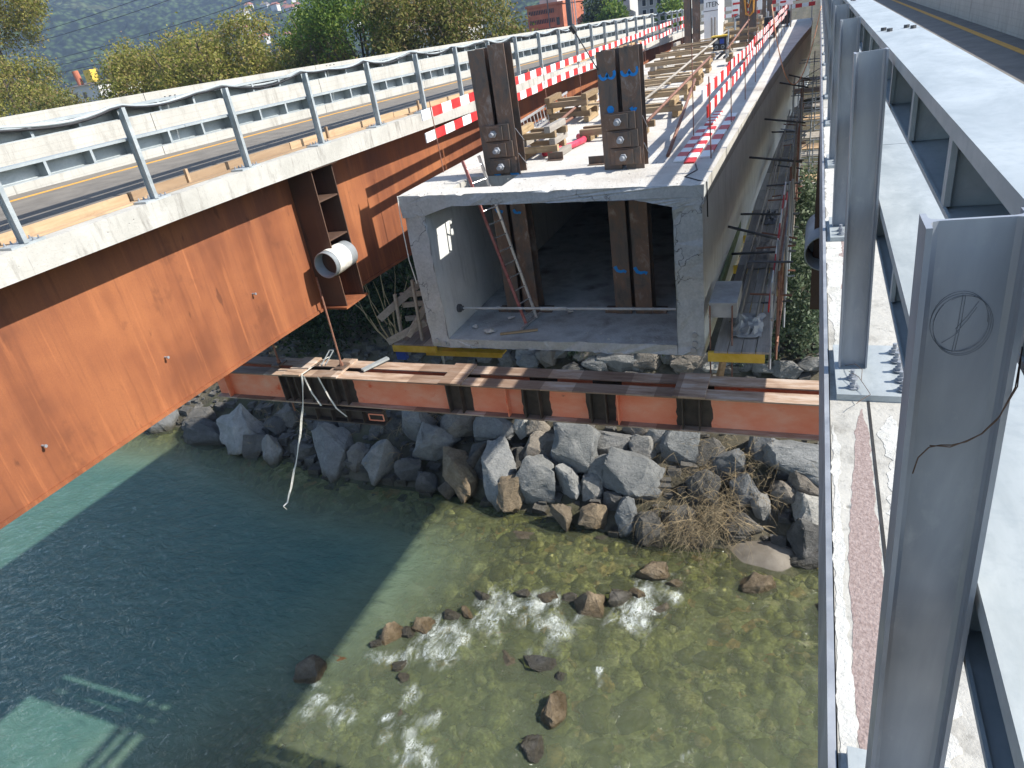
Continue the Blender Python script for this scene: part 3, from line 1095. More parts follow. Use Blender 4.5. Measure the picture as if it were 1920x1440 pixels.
wr.tube([(x + 0.0018 * math.sin(i * 2.3), y - 0.001, z + 0.0035 * math.cos(i * 1.9)) for i, (x, y, z) in enumerate(wp[2:])], 0.0008, 6)
tag(wr.build('tie_wire', M['wire']), 'bent rusty tie wire crossing the nearest galvanised post', 'wire')
w2 = MB()
zz = -1.555
w2.tube([(0.19, 3.06, zz - 0.01), (0.225, 3.02, zz + 0.02), (0.25, 2.95, zz + 0.03), (0.245, 2.88, zz + 0.012), (0.262, 2.83, zz + 0.006), (0.275, 2.78, zz + 0.004), (0.24, 2.74, zz), (0.22, 2.71, zz - 0.004)], 0.0012, 5)
w2.tube([(0.262, 2.83, zz + 0.006), (0.235, 2.90, zz + 0.02), (0.20, 2.96, zz + 0.014)], 0.0012, 5)
tag(w2.build('tie_wire', M['wire']), 'loop of thin tie wire on the bolted base plate of the second post', 'wire')

# ================================================================ left bridge
lb = thing('road_bridge', 'weathering steel girder bridge carrying a road along the left side', 'bridge', (-12.5, 12, -5))


def rel(prof):
    return prof


MB().sweep([(0, -1.6), (0, -1.96), (-4.65, -1.96), (-4.65, -1.52), (-0.56, -1.52), (-0.55, -1.6)], YL, lx, ldrop).build('deck_slab', M['concrete'], lb)
MB().sweep([(-0.69, -1.962), (-0.72, -1.962), (-0.72, -4.87), (-0.69, -4.87)], YL, lx, ldrop).build('girder_web', M['rust'], lb)
MB().sweep([(-0.655, -4.872), (-1.35, -4.872), (-1.35, -4.93), (-0.655, -4.93)], YL, lx, ldrop).build('bottom_flange', M['rust'], lb)
MB().sweep([(-3.6, -1.962), (-3.63, -1.962), (-3.63, -4.87), (-3.6, -4.87)], YL, lx, ldrop).build('girder_web', M['shaded_rust'], lb)  # inner girder out of view, added for its shadow
for yy in (11.48, 12.17):
    MB().box(-9.686, -9.03, yy, yy + 0.025, -4.86, -1.966).build('stiffener', M['shaded_rust'], lb)
MB().box(-9.686, -8.99, 11.40, 12.26, -4.905, -4.862).build('stiffener_foot', M['rust'], lb)
for zz in (-2.62, -3.42):
    MB().box(-9.686, -9.05, 11.507, 12.168, zz - 0.03, zz).build('stiffener_shelf', M['shaded_rust'], lb)
MB().sweep([(-0.02, -1.965), (-0.66, -1.965), (-0.66, -1.99), (-0.02, -1.99)], [11.38, 12.3], lx, ldrop).build('bearing_plate', M['shaded_rust'], lb)
for yy, zz in ((5.0, -4.25), (7.35, -4.05), (9.65, -3.85), (3.1, -4.3)):
    st = MB().tube([(-9.69, yy, zz), (-9.62, yy, zz)], 0.015, 8).tube([(-9.62, yy, zz), (-9.60, yy, zz)], 0.024, 6)
    st.build('bolt_stud', M['galv'], lb)
MB().sweep([(-0.545, -1.468), (-4.24, -1.468), (-4.24, -1.515), (-0.545, -1.515)], YL, lx, ldrop).build('road', M['asphalt'])
tag(bpy.data.objects['road.001'], kind='structure')
tag(MB().sweep([(-3.42, -1.4635), (-3.58, -1.4635), (-3.58, -1.467), (-3.42, -1.467)], YL, lx, ldrop).build('road_marking', M['yellow_line']), kind='structure')
pw = thing('parapet_wall', 'sunlit board-marked concrete parapet wall behind the left road', 'wall', (-16, 12, -1.8))
ya = -30.0
while ya < 66:
    MB().sweep([(-4.25, -1.515), (-4.55, -1.515), (-4.55, -0.20), (-4.25, -0.20)], frange(ya + 0.008, ya + 5.992, 2.0), lx, ldrop).build('wall_panel', M['concrete_wall'], pw)
    ya += 6.0
build_guardrail('guardrail', 'galvanised guardrail with upright posts along the left bridge', LX, -1, -6, 60, lx, ldrop, 7.78, 0.0, 0.022, ((-0.265, -0.435), (-0.69, -0.91)))
# timber boards on edge along the kerb
ya, i = -4.0, 0
rng = random.Random(3)
while ya < 40:
    L = 3.9
    dz = rng.uniform(-0.01, 0.02)
    b = MB().sweep([(-0.49, -1.597), (-0.535, -1.597), (-0.535, -1.455 + dz), (-0.49, -1.455 + dz)], [ya + 0.01, ya + L / 2, ya + L - 0.01], lx, ldrop)
    tag(b.build('formwork_board', M['plank']), '%s brown formwork board on edge along the left road, counted from the camera' % ORD[i], 'board', 'formwork boards along the left kerb')
    b = MB().sweep([(-0.30, -1.597), (-0.45, -1.597), (-0.45, -1.572), (-0.30, -1.572)], [ya + 0.4, ya + L / 2, ya + L + 0.3], lx, ldrop)
    tag(b.build('kerb_board', M['plank']), '%s flat brown board on the left kerb, counted from the camera' % ORD[i], 'board', 'flat boards on the left kerb')
    if ya > 2:
        st = MB().bar((lx(ya + 1.2) - 0.47, ya + 1.2, -1.59 + ldrop(ya)), (lx(ya + 1.2) - 0.47, ya + 1.2, -1.36 + ldrop(ya)), 0.05, 0.05)
        tag(st.build('timber_peg', M['plank']), '%s timber peg behind the left formwork boards, counted from the camera' % ORD[i], 'peg', 'pegs behind the left formwork boards')
    ya += L
    i += 1
# hose slung along the post tops
pts = []
y = -6.0
while y < 56:
    ph = ((y - 7.78) / 2.13) % 1.0
    sag = 0.13 * (4 * ph * (1 - ph)) * (0.35 + 0.65 * abs(math.sin(y * 0.9 + 1)))
    pts.append((lx(y) - 0.12 + 0.02 * math.sin(y), y, -0.255 - sag + ldrop(y)))
    y += 0.21
hs = MB().tube(pts, 0.017, 7)
tag(hs.build('cable', M['black'], smooth=True), 'black cable slung along the tops of the left guardrail posts', 'cable')
pts2 = [(x - 0.05, y, z + 0.03 + 0.015 * math.sin(y * 1.3)) for x, y, z in pts]
tag(MB().tube(pts2, 0.026, 6).build('conduit', M['galv_white'], smooth=True), 'pale conduit running beside the black cable on the left post tops', 'conduit')


def drain_pipe(x, y0, y1, z, label, wrap=True):
    t = thing('drain_pipe', label, 'pipe', (x, y0, z))
    r, n = 0.275, 28
    mb = MB()
    vs, fs = [], []
    for yy, rr in ((y0, r), (y1, r), (y1, r - 0.02), (y0, r - 0.02)):
        for k in range(n):
            a = 2 * math.pi * k / n
            vs.append((x + rr * math.cos(a), yy, z + rr * math.sin(a)))
    for j in range(4):
        for k in range(n):
            fs.append((j * n + k, j * n + (k + 1) % n, ((j + 1) % 4) * n + (k + 1) % n, ((j + 1) % 4) * n + k))
    mb.add(vs, fs).build('pipe_wall', M['grey_pipe'], t, smooth=True)
    MB().tube([(x, (y0 + y1) / 2, z), (x, (y0 + y1) / 2 + 0.02, z)], r - 0.021, n).build('end_plug', M['grey_pipe'], t)
    if wrap:
        mb = MB()
        vs, fs = [], []
        m_ = 14
        for j in range(m_ + 1):
            yy = y0 + 0.12 + (y1 - y0 - 0.35) * j / m_
            for k in range(n):
                a = 2 * math.pi * k / n
                rr = r + 0.008 + 0.014 * noise.noise(Vector((yy * 6, a * 1.7, 2)))
                vs.append((x + rr * math.cos(a), yy, z + rr * math.sin(a)))
        for j in range(m_):
            for k in range(n):
                fs.append((j * n + k, j * n + (k + 1) % n, (j + 1) * n + (k + 1) % n, (j + 1) * n + k))
        mb.add(vs, fs).build('cloth_wrap', M['cloth'], t, smooth=True, fix=False)


drain_pipe(-9.09, 11.22, 12.02, -3.86, 'grey drain pipe with white wrap through the left girder stiffeners')
drain_pipe(0.26, 11.0, 12.35, -3.75, 'grey drain pipe stub on the right bridge girder', False)

# ================================================================ concrete box girder
bg = thing('box_girder', 'sawn-open concrete box girder bridge in the middle', 'bridge', (-4.7, 12.5, -6.3))
YB0 = 12.5


def dense(prof, step=0.07):
    o = []
    for i, p in enumerate(prof):
        q = prof[(i + 1) % len(prof)]
        n = max(1, int(math.hypot(q[0] - p[0], q[1] - p[1]) / step))
        for k in range(n):
            t = k / n
            o.append((p[0] + (q[0] - p[0]) * t, p[1] + (q[1] - p[1]) * t))
    return o


def rough(amp, zamp=0.0):
    def f(i, j, p):
        if j == 0:
            dy = amp * (0.5 * fbm(p[0] * 1.3, p[2] * 1.3, 3.0, 3) + 0.5 * fbm(p[0] * 9, p[2] * 9, 8.0, 3))
            dz = zamp * min(0, 0.15 + fbm(p[0] * 6.5, p[2] * 3, 6.0, 4)) * (1.0 if p[2] > -3.05 else 0.4)
            return (p[0] + 0.4 * dz, p[1] + dy, p[2] + dz)
        return p
    return f


def flare(y):
    t = max(0, y - 12.5)
    return 0.016 * t + 0.00045 * t * t if t < 40 else 0.64 + 0.72


def slab_profile(xl=-7.84, xr=-1.68):
    def top(x):
        return -2.84 - 0.12 * (x + 7.84) / 6.16
    return top


tz = slab_profile()
full = [(-7.84, -2.84), (-1.68, -2.96), (-1.69, -3.31), (-2.24, -3.33), (-2.94, -3.17), (-6.68, -3.10), (-7.31, -3.28), (-7.83, -3.30)]


def flare_sweep(mb, prof, ys, jit=None):
    """right edge follows the flare; other points stay"""
    def j2(i, j, p):
        if p[0] > -2.0:
            p = (p[0] + flare(ys[j]), p[1], p[2])
        return jit(i, j, p) if jit else p
    return mb.sweep(prof, ys, jit=j2)


HY0, HY1, HX0, HX1 = 13.02, 13.98, -6.84, -5.70
ts = MB()
flare_sweep(ts, dense(full), [YB0, YB0 + 0.25, HY0], rough(0.05, 0.05))
lp = [(-7.84, -2.84), (HX0, tz(HX0)), (HX0, -3.10), (-6.68, -3.10), (-7.31, -3.28), (-7.83, -3.30)]
rp = [(HX1, tz(HX1)), (-1.68, -2.96), (-1.69, -3.31), (-2.24, -3.33), (-2.94, -3.17), (HX1, -3.116)]
ts.sweep(lp, [HY0, HY1])
flare_sweep(ts, rp, [HY0, HY1])
flare_sweep(ts, full, [HY1] + frange(15, 62, 1.5))
ts.build('top_slab', [M['slab'], M['sawn'], M['concrete']], bg)
o = bpy.data.objects['top_slab']
mi = []
for p in o.data.polygons:
    front = abs(p.normal.y) > 0.6 and p.center.y < 13.0
    side = p.normal.z < 0.35 and p.center.y < 13.2
    mi.append(1 if (front or side) else (0 if p.normal.z > 0.35 else 2))
o.data.polygons.foreach_set('material_index', mi)
MB().sweep(dense([(-7.80, -3.29), (-7.32, -3.275), (-7.32, -6.29), (-7.76, -6.29)]), [YB0 + 0.02, YB0 + 0.25] + frange(14, 60, 4), jit=rough(0.09)).build('side_wall', [M['concrete_pale'], M['sawn']], bg)
wr_ = MB()
flare_sweep(wr_, dense([(-2.24, -3.32), (-1.72, -3.30), (-1.72, -6.29), (-2.24, -6.29)]), [YB0 + 0.02, YB0 + 0.25] + frange(14, 60, 2), rough(0.09))
wr_.build('side_wall', [M['concrete_pale'], M['sawn']], bg)
for o in [q for q in bpy.data.objects if q.name.startswith('side_wall')]:
    o.data.polygons.foreach_set('material_index', [1 if (abs(p.normal.y) > 0.6 and p.center.y < 13) else 0 for p in o.data.polygons])
fl_ = MB().sweep(dense([(-7.315, -6.07), (-2.245, -6.07), (-2.245, -6.285), (-7.315, -6.285)]), [YB0, YB0 + 0.25] + frange(14, 60, 4), jit=rough(0.08, 0.04)).build('bottom_slab', [M['dust_floor'], M['sawn']], bg)
fl_.data.polygons.foreach_set('material_index', [0 if p.normal.z > 0.4 else 1 for p in fl_.data.polygons])
MB().box(-7.3, -2.26, 56.0, 56.3, -6.05, -3.2).build('diaphragm', M['concrete_pale'], bg)
# cable duct holes in the cut faces
for hx, hz in ((-7.62, -6.12), (-7.45, -6.18), (-1.9, -5.85), (-1.9, -6.03), (-1.93, -6.17)):
    y = YB0 - 0.05
    MB().tube([(hx, y + 0.02, hz), (hx, y + 0.12, hz)], 0.055, 14).build('duct_end', M['grey_board'], bg)
# loose concrete crumbs
def rubble(name, n, fx0, fx1, fy0, fy1, zf, smax, seed, label):
    rg = np.random.default_rng(seed)
    mb = MB()
    for _ in range(n):
        x, y = rg.uniform(fx0, fx1), fy0 + (fy1 - fy0) * rg.random() ** 1.6
        s_ = smax * (0.2 + 0.8 * rg.random() ** 3)
        z = zf(x)
        vs = [(x + s_ * rg.uniform(-1, 1), y + s_ * rg.uniform(-1, 1), z + s_ * rg.uniform(-0.2, 0.9)) for _ in range(5)]
        mb.add(vs, [(0, 1, 2), (0, 2, 3), (0, 3, 4), (1, 2, 4), (2, 3, 4), (0, 1, 4)])
    tag(mb.build(name, M['rubble'], fix=False), label, 'rubble', kind='stuff')


rubble('rubble', 330, -7.5, -1.9, 12.55, 17.5, tz, 0.035, 3, 'fine concrete crumbs scattered on the slab top')
rubble('rubble', 260, -7.2, -2.4, 12.6, 16.5, lambda x: -6.065, 0.04, 4, 'concrete crumbs on the floor inside the box')
for i, (x, y, s_) in enumerate(((-6.45, 12.85, 0.11), (-6.9, 13.1, 0.07), (-6.2, 13.6, 0.08), (-6.75, 14.2, 0.1), (-4.9, 14.0, 0.07))):
    rg = np.random.default_rng(50 + i)
    bm = bmesh.new()
    for _ in range(14):
        v = rg.normal(size=3)
        v /= np.linalg.norm(v)
        bm.verts.new((x + s_ * v[0] * 1.3, y + s_ * v[1], -6.05 + s_ * 0.4 + s_ * 0.6 * v[2]))
    bmesh.ops.convex_hull(bm, input=bm.verts)
    me = bpy.data.meshes.new('concrete_lump')
    bm.to_mesh(me)
    bm.free()
    me.materials.append(M['rubble'])
    tag(link(me, 'concrete_lump'), ['largest broken concrete lump near the front of the box floor', 'concrete lump beside the left inner wall of the box', 'concrete lump between ladder foot and left wall', 'concrete lump deep in the left corner of the box', 'concrete lump on the box floor past the ladder foot'][i], 'lump')


# ================================================================ clamp columns on the box girder
def hbeam(mb, x0, x1, y0, y1, z0, z1, tf=0.022, tw=0.016):
    mb.box(x0, x1, y0, y0 + tf, z0, z1)
    mb.box((x0 + x1) / 2 - tw / 2, (x0 + x1) / 2 + tw / 2, y0 + tf, y1 - tf, z0, z1)
    mb.box(x0, x1, y1 - tf, y1, z0, z1)
    return mb


def ribbon(pts, w, y):
    """brush stroke lying on a face that looks towards -y"""
    vs, fs = [], []
    n = len(pts)
    for i, (x, z) in enumerate(pts):
        a, b = pts[max(i - 1, 0)], pts[min(i + 1, n - 1)]
        dx, dz = b[0] - a[0], b[1] - a[1]
        l = math.hypot(dx, dz) or 1
        ww = w * (0.8 + 0.4 * noise.noise(Vector((x * 9, z * 9, 1)))) / 2
        vs += [(x - dz / l * ww, y, z + dx / l * ww), (x + dz / l * ww, y, z - dx / l * ww)]
    for i in range(n - 1):
        fs.append((2 * i, 2 * i + 1, 2 * i + 3, 2 * i + 2))
    return vs, fs


def three(cx, cz, s):
    """a sprayed figure 3 turned on its back"""
    pts = []
    for k in range(13):
        a = math.pi * (1.0 + k / 12)
        pts.append((cx - s * 0.5 + s * 0.5 * math.cos(a), cz + s * 0.55 * math.sin(a) * 1.1 + s * 0.3))
    for k in range(1, 15):
        a = math.pi * (1.0 + k / 12)
        pts.append((cx + s * 0.5 + s * 0.5 * math.cos(a), cz + s * 0.55 * math.sin(a) * 1.1 + s * 0.3))
    return pts


def column(label, x0, x1, y0, ztop, zbot, dz2=0.0, clamps=True, marks=None, group=None):
    t = thing('clamp_column', label, 'column', ((x0 + x1) / 2, y0, zbot), group)
    w = (x1 - x0 - 0.085) / 2
    a = hbeam(MB(), x0, x0 + w, y0, y0 + 0.40, zbot, ztop).build('steel_beam', M['hbeam'], t)
    b = hbeam(MB(), x1 - w, x1, y0 + 0.003, y0 + 0.403, zbot, ztop + dz2).build('steel_beam', M['hbeam'], t)
    if clamps:
        for k in range(3):
            zt = -1.84 - k * 0.335
            xc = (x0 + x1) / 2 - 0.02 + 0.035 * k
            cp = MB().box(xc - 0.30, xc + 0.30, y0 - 0.05, y0 - 0.002, zt - 0.32, zt).build('clamp_plate', M['hbeam'], t, bevel=0.004)
            c = MB().box(xc - 0.20, xc + 0.16, y0 - 0.088, y0 - 0.052, zt - 0.30, zt - 0.03).build('washer_plate', M['hbeam'], bevel=0.004)
            attach(c, cp)
            d = MB()
            zc = zt - 0.165
            d.tube([(xc - 0.03, y0 - 0.09, zc), (xc - 0.03, y0 - 0.16, zc)], 0.072, 6)
            d.tube([(xc - 0.03, y0 - 0.16, zc), (xc - 0.03, y0 - 0.27, zc)], 0.042, 12)
            attach(d.build('clamp_nut', M['galv']), cp)
    for spec in (marks or []):
        mb = MB()
        kind, cx, cz, s_ = spec
        if kind == '3':
            mb.add(*ribbon(three(cx, cz, s_), 0.06, y0 - 0.0025))
        elif kind == 'blot':
            for q in range(4):
                ang = q * 0.8
                mb.add(*ribbon([(cx - s_ * math.cos(ang), cz - s_ * math.sin(ang)), (cx, cz + 0.01), (cx + s_ * math.cos(ang), cz + s_ * math.sin(ang))], 0.055, y0 - 0.0025 - 0.0004 * q))
        else:
            mb.add(*ribbon([(cx - s_, cz + s_ * 0.5), (cx - s_ * 0.6, cz - s_ * 0.3), (cx, cz - s_ * 0.5), (cx + s_ * 0.6, cz - s_ * 0.35), (cx + s_, cz - s_ * 0.6)], 0.085, y0 - 0.0025))
        mb.build('paint_mark', M['blue'], t, fix=False)
    # stay rods on the side of the beams
    if clamps:
        MB().tube([(x1 + 0.01, y0 + 0.02, -1.95), (x1 + 0.03, y0 + 0.38, -2.25)], 0.008, 5).build('stay_rod', M['galv'], t)
        MB().tube([(x1 + 0.01, y0 + 0.02, -2.45), (x1 + 0.03, y0 + 0.38, -2.75)], 0.008, 5).build('stay_rod', M['galv'], t)
    MB().box(x0 - 0.25, x0 - 0.005, y0 + 0.02, y0 + 0.24, zbot, zbot + 0.09).build('foot_angle', M['hbeam'], t)
    MB().box(x1 + 0.005, x1 + 0.3, y0 + 0.02, y0 + 0.24, zbot, zbot + 0.09).build('foot_angle', M['hbeam'], t)
    return t


column('tall rusty steel clamp column with three bolts, left of the pair', -6.45, -5.66, 14.0, -0.40, -6.06, 0.05,
       marks=[('curl', -6.28, -3.62, 0.08), ('curl', -5.86, -3.66, 0.08), ('curl', -6.2, -2.80, 0.09), ('curl', -5.8, -2.82, 0.10)])
column('rusty steel clamp column marked with blue figures, right of the pair', -3.83, -3.02, 14.0, -0.74, -6.06, 0.02,
       marks=[('3', -3.64, -1.18, 0.145), ('3', -3.21, -1.16, 0.15), ('blot', -3.62, -1.78, 0.07), ('curl', -3.17, -1.80, 0.05), ('curl', -3.66, -5.02, 0.12), ('curl', -3.22, -5.05, 0.13)])
column('distant left steel column beside the white silo', -6.47, -5.70, 41.5, 0.9, -2.93, 0, False, group='distant column pair')
column('distant right steel column with an orange sling', -3.82, -3.00, 43.0, 0.9, -3.0, 0, False, group='distant column pair')
column('farthest steel column glimpsed beyond the orange sling', -3.6, -2.9, 56.0, 0.9, -3.0, 0, False)
# orange sling on the distant column
sl = MB()
for k in (0, 1):
    sl.tube([(-3.55 + 0.07 * k, 42.95, 0.6), (-3.6 + 0.05 * k, 42.93, -0.7), (-3.5, 42.9, -1.35 - 0.1 * k), (-3.3, 42.9, -1.55), (-3.12, 42.9, -1.3 - 0.1 * k), (-3.1 - 0.04 * k, 42.93, -0.6), (-3.1, 42.95, 0.6)], 0.035, 6)
sl.tube([(-3.45, 42.9, -0.9), (-3.35, 42.88, -1.15), (-3.25, 42.9, -0.8)], 0.03, 6)
M['sling'] = simple('orange_sling', (0.55, 0.22, 0.03), (0.66, 0.32, 0.06), 6, 0.7)
tag(sl.build('lifting_sling', M['sling']), 'orange lifting sling hanging on the distant right column', 'sling')
# inspection lamp on a thin stick against the right column
lt = MB()
lt.tube([(-3.80, 13.98, -1.05), (-4.25, 14.15, -0.33)], 0.012, 6)
lt.tube([(-4.22, 14.14, -0.36), (-4.29, 14.10, -0.24)], [0.055, 0.06], 10)
tag(lt.build('probe_stick', M['black']), 'thin black stick with a round head leaning off the blue-marked column', 'stick')


# ================================================================ red and white barrier boards
def board_prof(p, q, h, th, nstripe, phase):
    """one barrier board with alternating painted fields, along p -> q"""
    mb = MB()
    p, q = Vector(p), Vector(q)
    d = (q - p)
    side = d.normalized().cross(Vector((0, 0, 1))).normalized() * (th / 2)
    up = Vector((0, 0, h / 2))
    for k in range(nstripe):
        a = p + d * (k / nstripe)
        b = p + d * ((k + 1) / nstripe)
        mb.cur = (k + phase) % 2
        vs = [a - side - up, b - side - up, b - side + up, a - side + up, a + side - up, b + side - up, b + side + up, a + side + up]
        fs = [(0, 1, 2, 3), (7, 6, 5, 4), (0, 4, 5, 1), (3, 2, 6, 7)]
        if k == 0:
            fs.append((0, 3, 7, 4))
        if k == nstripe - 1:
            fs.append((1, 5, 6, 2))
        mb.add(vs, fs)
    return mb


fl = thing('barrier_fence', 'red and white barrier boards along the left edge of the box girder', 'fence', (-7.85, 14.6, -2.85))
rng = random.Random(12)
y = 14.18
while y < 50:
    L = 4.0
    for zc, ph in ((-1.53, 0), (-1.97, 0)):
        j = rng.uniform(-0.04, 0.04)
        board_prof((-7.86, y + 0.02, zc + j + 0.004 * (y - 14)), (-7.86 + rng.uniform(-0.02, 0.05), y + L - 0.02, zc + rng.uniform(-0.03, 0.03) + 0.004 * (y + L - 14)), 0.205, 0.025, 8, ph).build('barrier_board', [M['white'], M['red']], fl, fix=False)
    y += L
y = 14.62
while y < 50:
    MB().tube([(-7.80, y, -2.88), (-7.81 + rng.uniform(-0.03, 0.03), y, -1.28)], 0.011, 6).build('fence_rod', M['rust_rod'], fl)
    y += 3.85
fr = thing('barrier_fence', 'red and white barrier boards along the right edge of the box girder', 'fence', (-1.85, 14.6, -2.96))
rods = [14.6, 18.5, 22.4, 26.3, 30.2, 34.1, 38.0, 41.9, 45.8, 49.7, 53.6]
for i, y in enumerate(rods):
    MB().tube([(-1.82 + 0.0 * y, y, -2.97), (-1.83 + rng.uniform(-0.03, 0.03), y, -1.45)], 0.013, 6).build('fence_rod', M['rust_rod'], fr)
for i, y in enumerate(rods[:-1]):
    for zc, ph in ((-1.73, 0), (-2.05, 1)):
        j = rng.uniform(-0.05, 0.05)
        a = (-1.87 + rng.uniform(-0.02, 0.02), y - 0.1, zc + j)
        b = (-1.87 + rng.uniform(-0.02, 0.02), y + 3.85, zc + rng.uniform(-0.05, 0.05) + 0.03)
        if i == 0 and ph == 0:
            a = (-1.95, y - 0.15, zc - 0.03)
        board_prof(a, b, 0.21, 0.025, 8, ph + i).build('barrier_board', [M['white'], M['red']], fr, fix=False)
# thin survey rods further in
for i, (x, y) in enumerate(((-2.5, 17.0), (-2.35, 30.0), (-2.45, 36.0))):
    tag(MB().tube([(x, y, tz(x)), (x, y, -1.0)], 0.012, 6).build('survey_rod', M['rust_rod']), ['thin upright rod near the first right barrier boards', 'thin upright rod midway along the right barrier', 'thin upright rod far along the right barrier'][i], 'rod')
# boards lying flat near the right front corner
flat = [((-2.42, 14.35), (-2.42, 18.2), 0.2, 0), ((-2.19, 14.2), (-2.22, 18.1), 0.2, 1), ((-1.95, 14.65), (-1.90, 19.9), 0.2, 0), ((-2.35, 18.4), (-2.32, 20.4), 0.19, 1)]
flab = ['outer red and white board lying flat on the slab', 'inner red and white board lying flat beside the cable', 'long white board with red ends flat beside the first fence rod', 'far short red and white board lying flat on the slab']
for (a, b, w_, ph), lab in zip(flat, flab):
    mb = board_prof((a[0], a[1], 0), (b[0], b[1], 0), 0.03, w_, 9, ph)
    mb.v = [(x, y, z + tz(x) + 0.022) for x, y, z in mb.v]
    tag(mb.build('barrier_plank', [M['white'], M['red']], fix=False), lab, 'board')
cb = MB().tube([(-2.05, 14.1, -2.94), (-1.95, 13.6, -2.945), (-2.1, 13.1, -2.945), (-1.8, 12.75, -2.95), (-1.66, 12.7, -2.97), (-1.655, 12.72, -3.6)], 0.012, 6)
tag(cb.build('cable', M['black']), 'thin black cable curling over the right front corner of the slab', 'cable')
cd = MB().tube([(-7.6, 12.6, -2.83), (-7.83, 12.48, -2.84), (-7.86, 12.46, -3.4), (-7.87, 12.46, -4.2), (-7.83, 12.5, -4.75)], 0.012, 6)
tag(cd.build('cord', M['cloth']), 'thin white cord hanging down the left front corner of the box', 'cord')


# ================================================================ timber cribs and pipes on the deck
def timber(p, q, w, h, label, group, mat):
    o = MB().bar(p, q, w, h).build('timber', M[mat], bevel=0.004)
    return tag(o, label, 'timber', group)


rng = random.Random(21)


LAY = ['bottom', 'second', 'third', 'fourth', 'fifth', 'sixth', 'seventh']


def crib(cx, cy, lx_, ly_, layers, label, group, sec=0.16):
    z = tz(cx) + sec / 2 + 0.004
    for k in range(layers):
        if k % 2 == 0:
            for s_ in (-1, 1):
                x = cx + s_ * (lx_ / 2 - 0.12) + rng.uniform(-0.05, 0.05)
                timber((x, cy - ly_ / 2 + rng.uniform(-.1, .1), z), (x + rng.uniform(-0.06, 0.06), cy + ly_ / 2 + rng.uniform(-.1, .1), z), sec, sec, '%s-layer %s %s' % (LAY[k], 'left' if s_ < 0 else 'right', label), group, rng.choice(['wood_y', 'wood_y', 'wood_grey']))
        else:
            for s_ in (-1, 1):
                y = cy + s_ * (ly_ / 2 - 0.14) + rng.uniform(-0.05, 0.05)
                timber((cx - lx_ / 2 + rng.uniform(-.15, .1), y, z), (cx + lx_ / 2 + rng.uniform(-.1, .15), y + rng.uniform(-0.06, 0.06), z), sec, sec, '%s-layer %s %s' % (LAY[k], 'near' if s_ < 0 else 'far', label), group, 'wood_x')
        z += sec + 0.003
    return z


crib(-5.75, 15.9, 0.95, 1.0, 5, 'timber in the crib stack right of the left clamp column', 'timber crib behind the left column', 0.14)
crib(-6.55, 21.0, 1.3, 1.2, 5, 'timber in the crib stack at the end of the lying ladder', 'timber crib at the ladder end', 0.15)
cr = [(-4.45, 17.6, 1.6, 0.8, 2, 'timber in the crib just behind the blue-marked column'),
      (-4.3, 20.4, 1.9, 0.9, 3, 'timber in the second crib behind the blue-marked column'),
      (-4.5, 23.6, 2.0, 1.0, 3, 'timber in the third crib along the deck pipes'),
      (-4.8, 27.2, 2.2, 1.0, 3, 'timber in the fourth crib along the deck pipes'),
      (-5.0, 31.0, 2.4, 1.1, 4, 'timber in the crib before the control cabinet'),
      (-5.6, 35.0, 1.9, 1.1, 4, 'timber in the crib left of the control cabinet'),
      (-5.3, 39.2, 2.6, 1.2, 5, 'timber in the tall crib in front of the white silo'),
      (-3.4, 40.2, 1.5, 1.1, 6, 'timber in the crib below the orange sling'),
      (-4.2, 49.0, 2.4, 1.2, 7, 'timber in the farthest crib'),
      (-2.95, 33.0, 0.8, 0.8, 3, 'timber in the small crib beside the right barrier')]
for i, (cx, cy, a, b, n, lab) in enumerate(cr):
    crib(cx, cy, a, b, n, lab, lab.replace('timber in the ', 'timbers of the '), 0.15)
# loose yellowish boards over the cribs
BL = ['first', 'second', 'third', 'fourth', 'fifth', 'sixth', 'seventh', 'eighth']
for i in range(8):
    y = 20.4 + i * 2.7
    x = -4.7 + rng.uniform(-0.8, 0.5)
    z = tz(x) + 0.5 + 0.03 * i
    L = rng.uniform(0.9, 1.7)
    timber((x - L / 2, y, z), (x + L / 2, y + rng.uniform(-0.4, 0.4), z), 0.18, 0.05, '%s pale loose board over the cribs, counted from the blue-marked column' % BL[i], 'loose boards over the cribs', 'wood_x')
pipes = [((-2.72, 14.9, -2.90), (-3.25, 22.6, -2.28), 'steel pipe leaning from the slab towards the cribs by the right column'),
         ((-3.55, 17.0, -2.50), (-3.35, 27.0, -2.05), 'long steel pipe over the cribs right of the blue-marked column'),
         ((-4.25, 17.5, -2.45), (-4.15, 40.0, -1.95), 'longest steel pipe lying over the crib row'),
         ((-3.2, 31.0, -2.15), (-3.0, 38.5, -1.55), 'short steel pipe sloping up past the control cabinet'),
         ((-6.2, 18.0, -2.55), (-6.9, 33.0, -1.9), 'long steel pipe along the left side of the cribs'),
         ((-6.6, 17.2, -2.80), (-6.2, 24.0, -2.6), 'rusty pipe on the slab next to the lying ladder')]
for a, b, lab in pipes:
    tag(MB().tube([a, b], 0.038, 10).build('steel_pipe', M['wood_grey'] if 'longest' in lab else M['rust_rod'], smooth=True), lab, 'pipe')


def ladder(name, label, a0, a1, b0, b1, nr, rail=(0.025, 0.06), mats=('alu', 'alu')):
    """rails a0-a1 and b0-b1, nr rungs"""
    t = thing(name, label, 'ladder', a0)
    MB().bar(a0, a1, *rail).build('rail', M[mats[0]], t)
    MB().bar(b0, b1, *rail).build('rail', M[mats[1]], t)
    a0, a1, b0, b1 = map(Vector, (a0, a1, b0, b1))
    for k in range(nr):
        f = (k + 0.6) / (nr + 0.2)
        MB().tube([a0.lerp(a1, f), b0.lerp(b1, f)], 0.014, 6).build('rung', M['alu'], t)
    return t


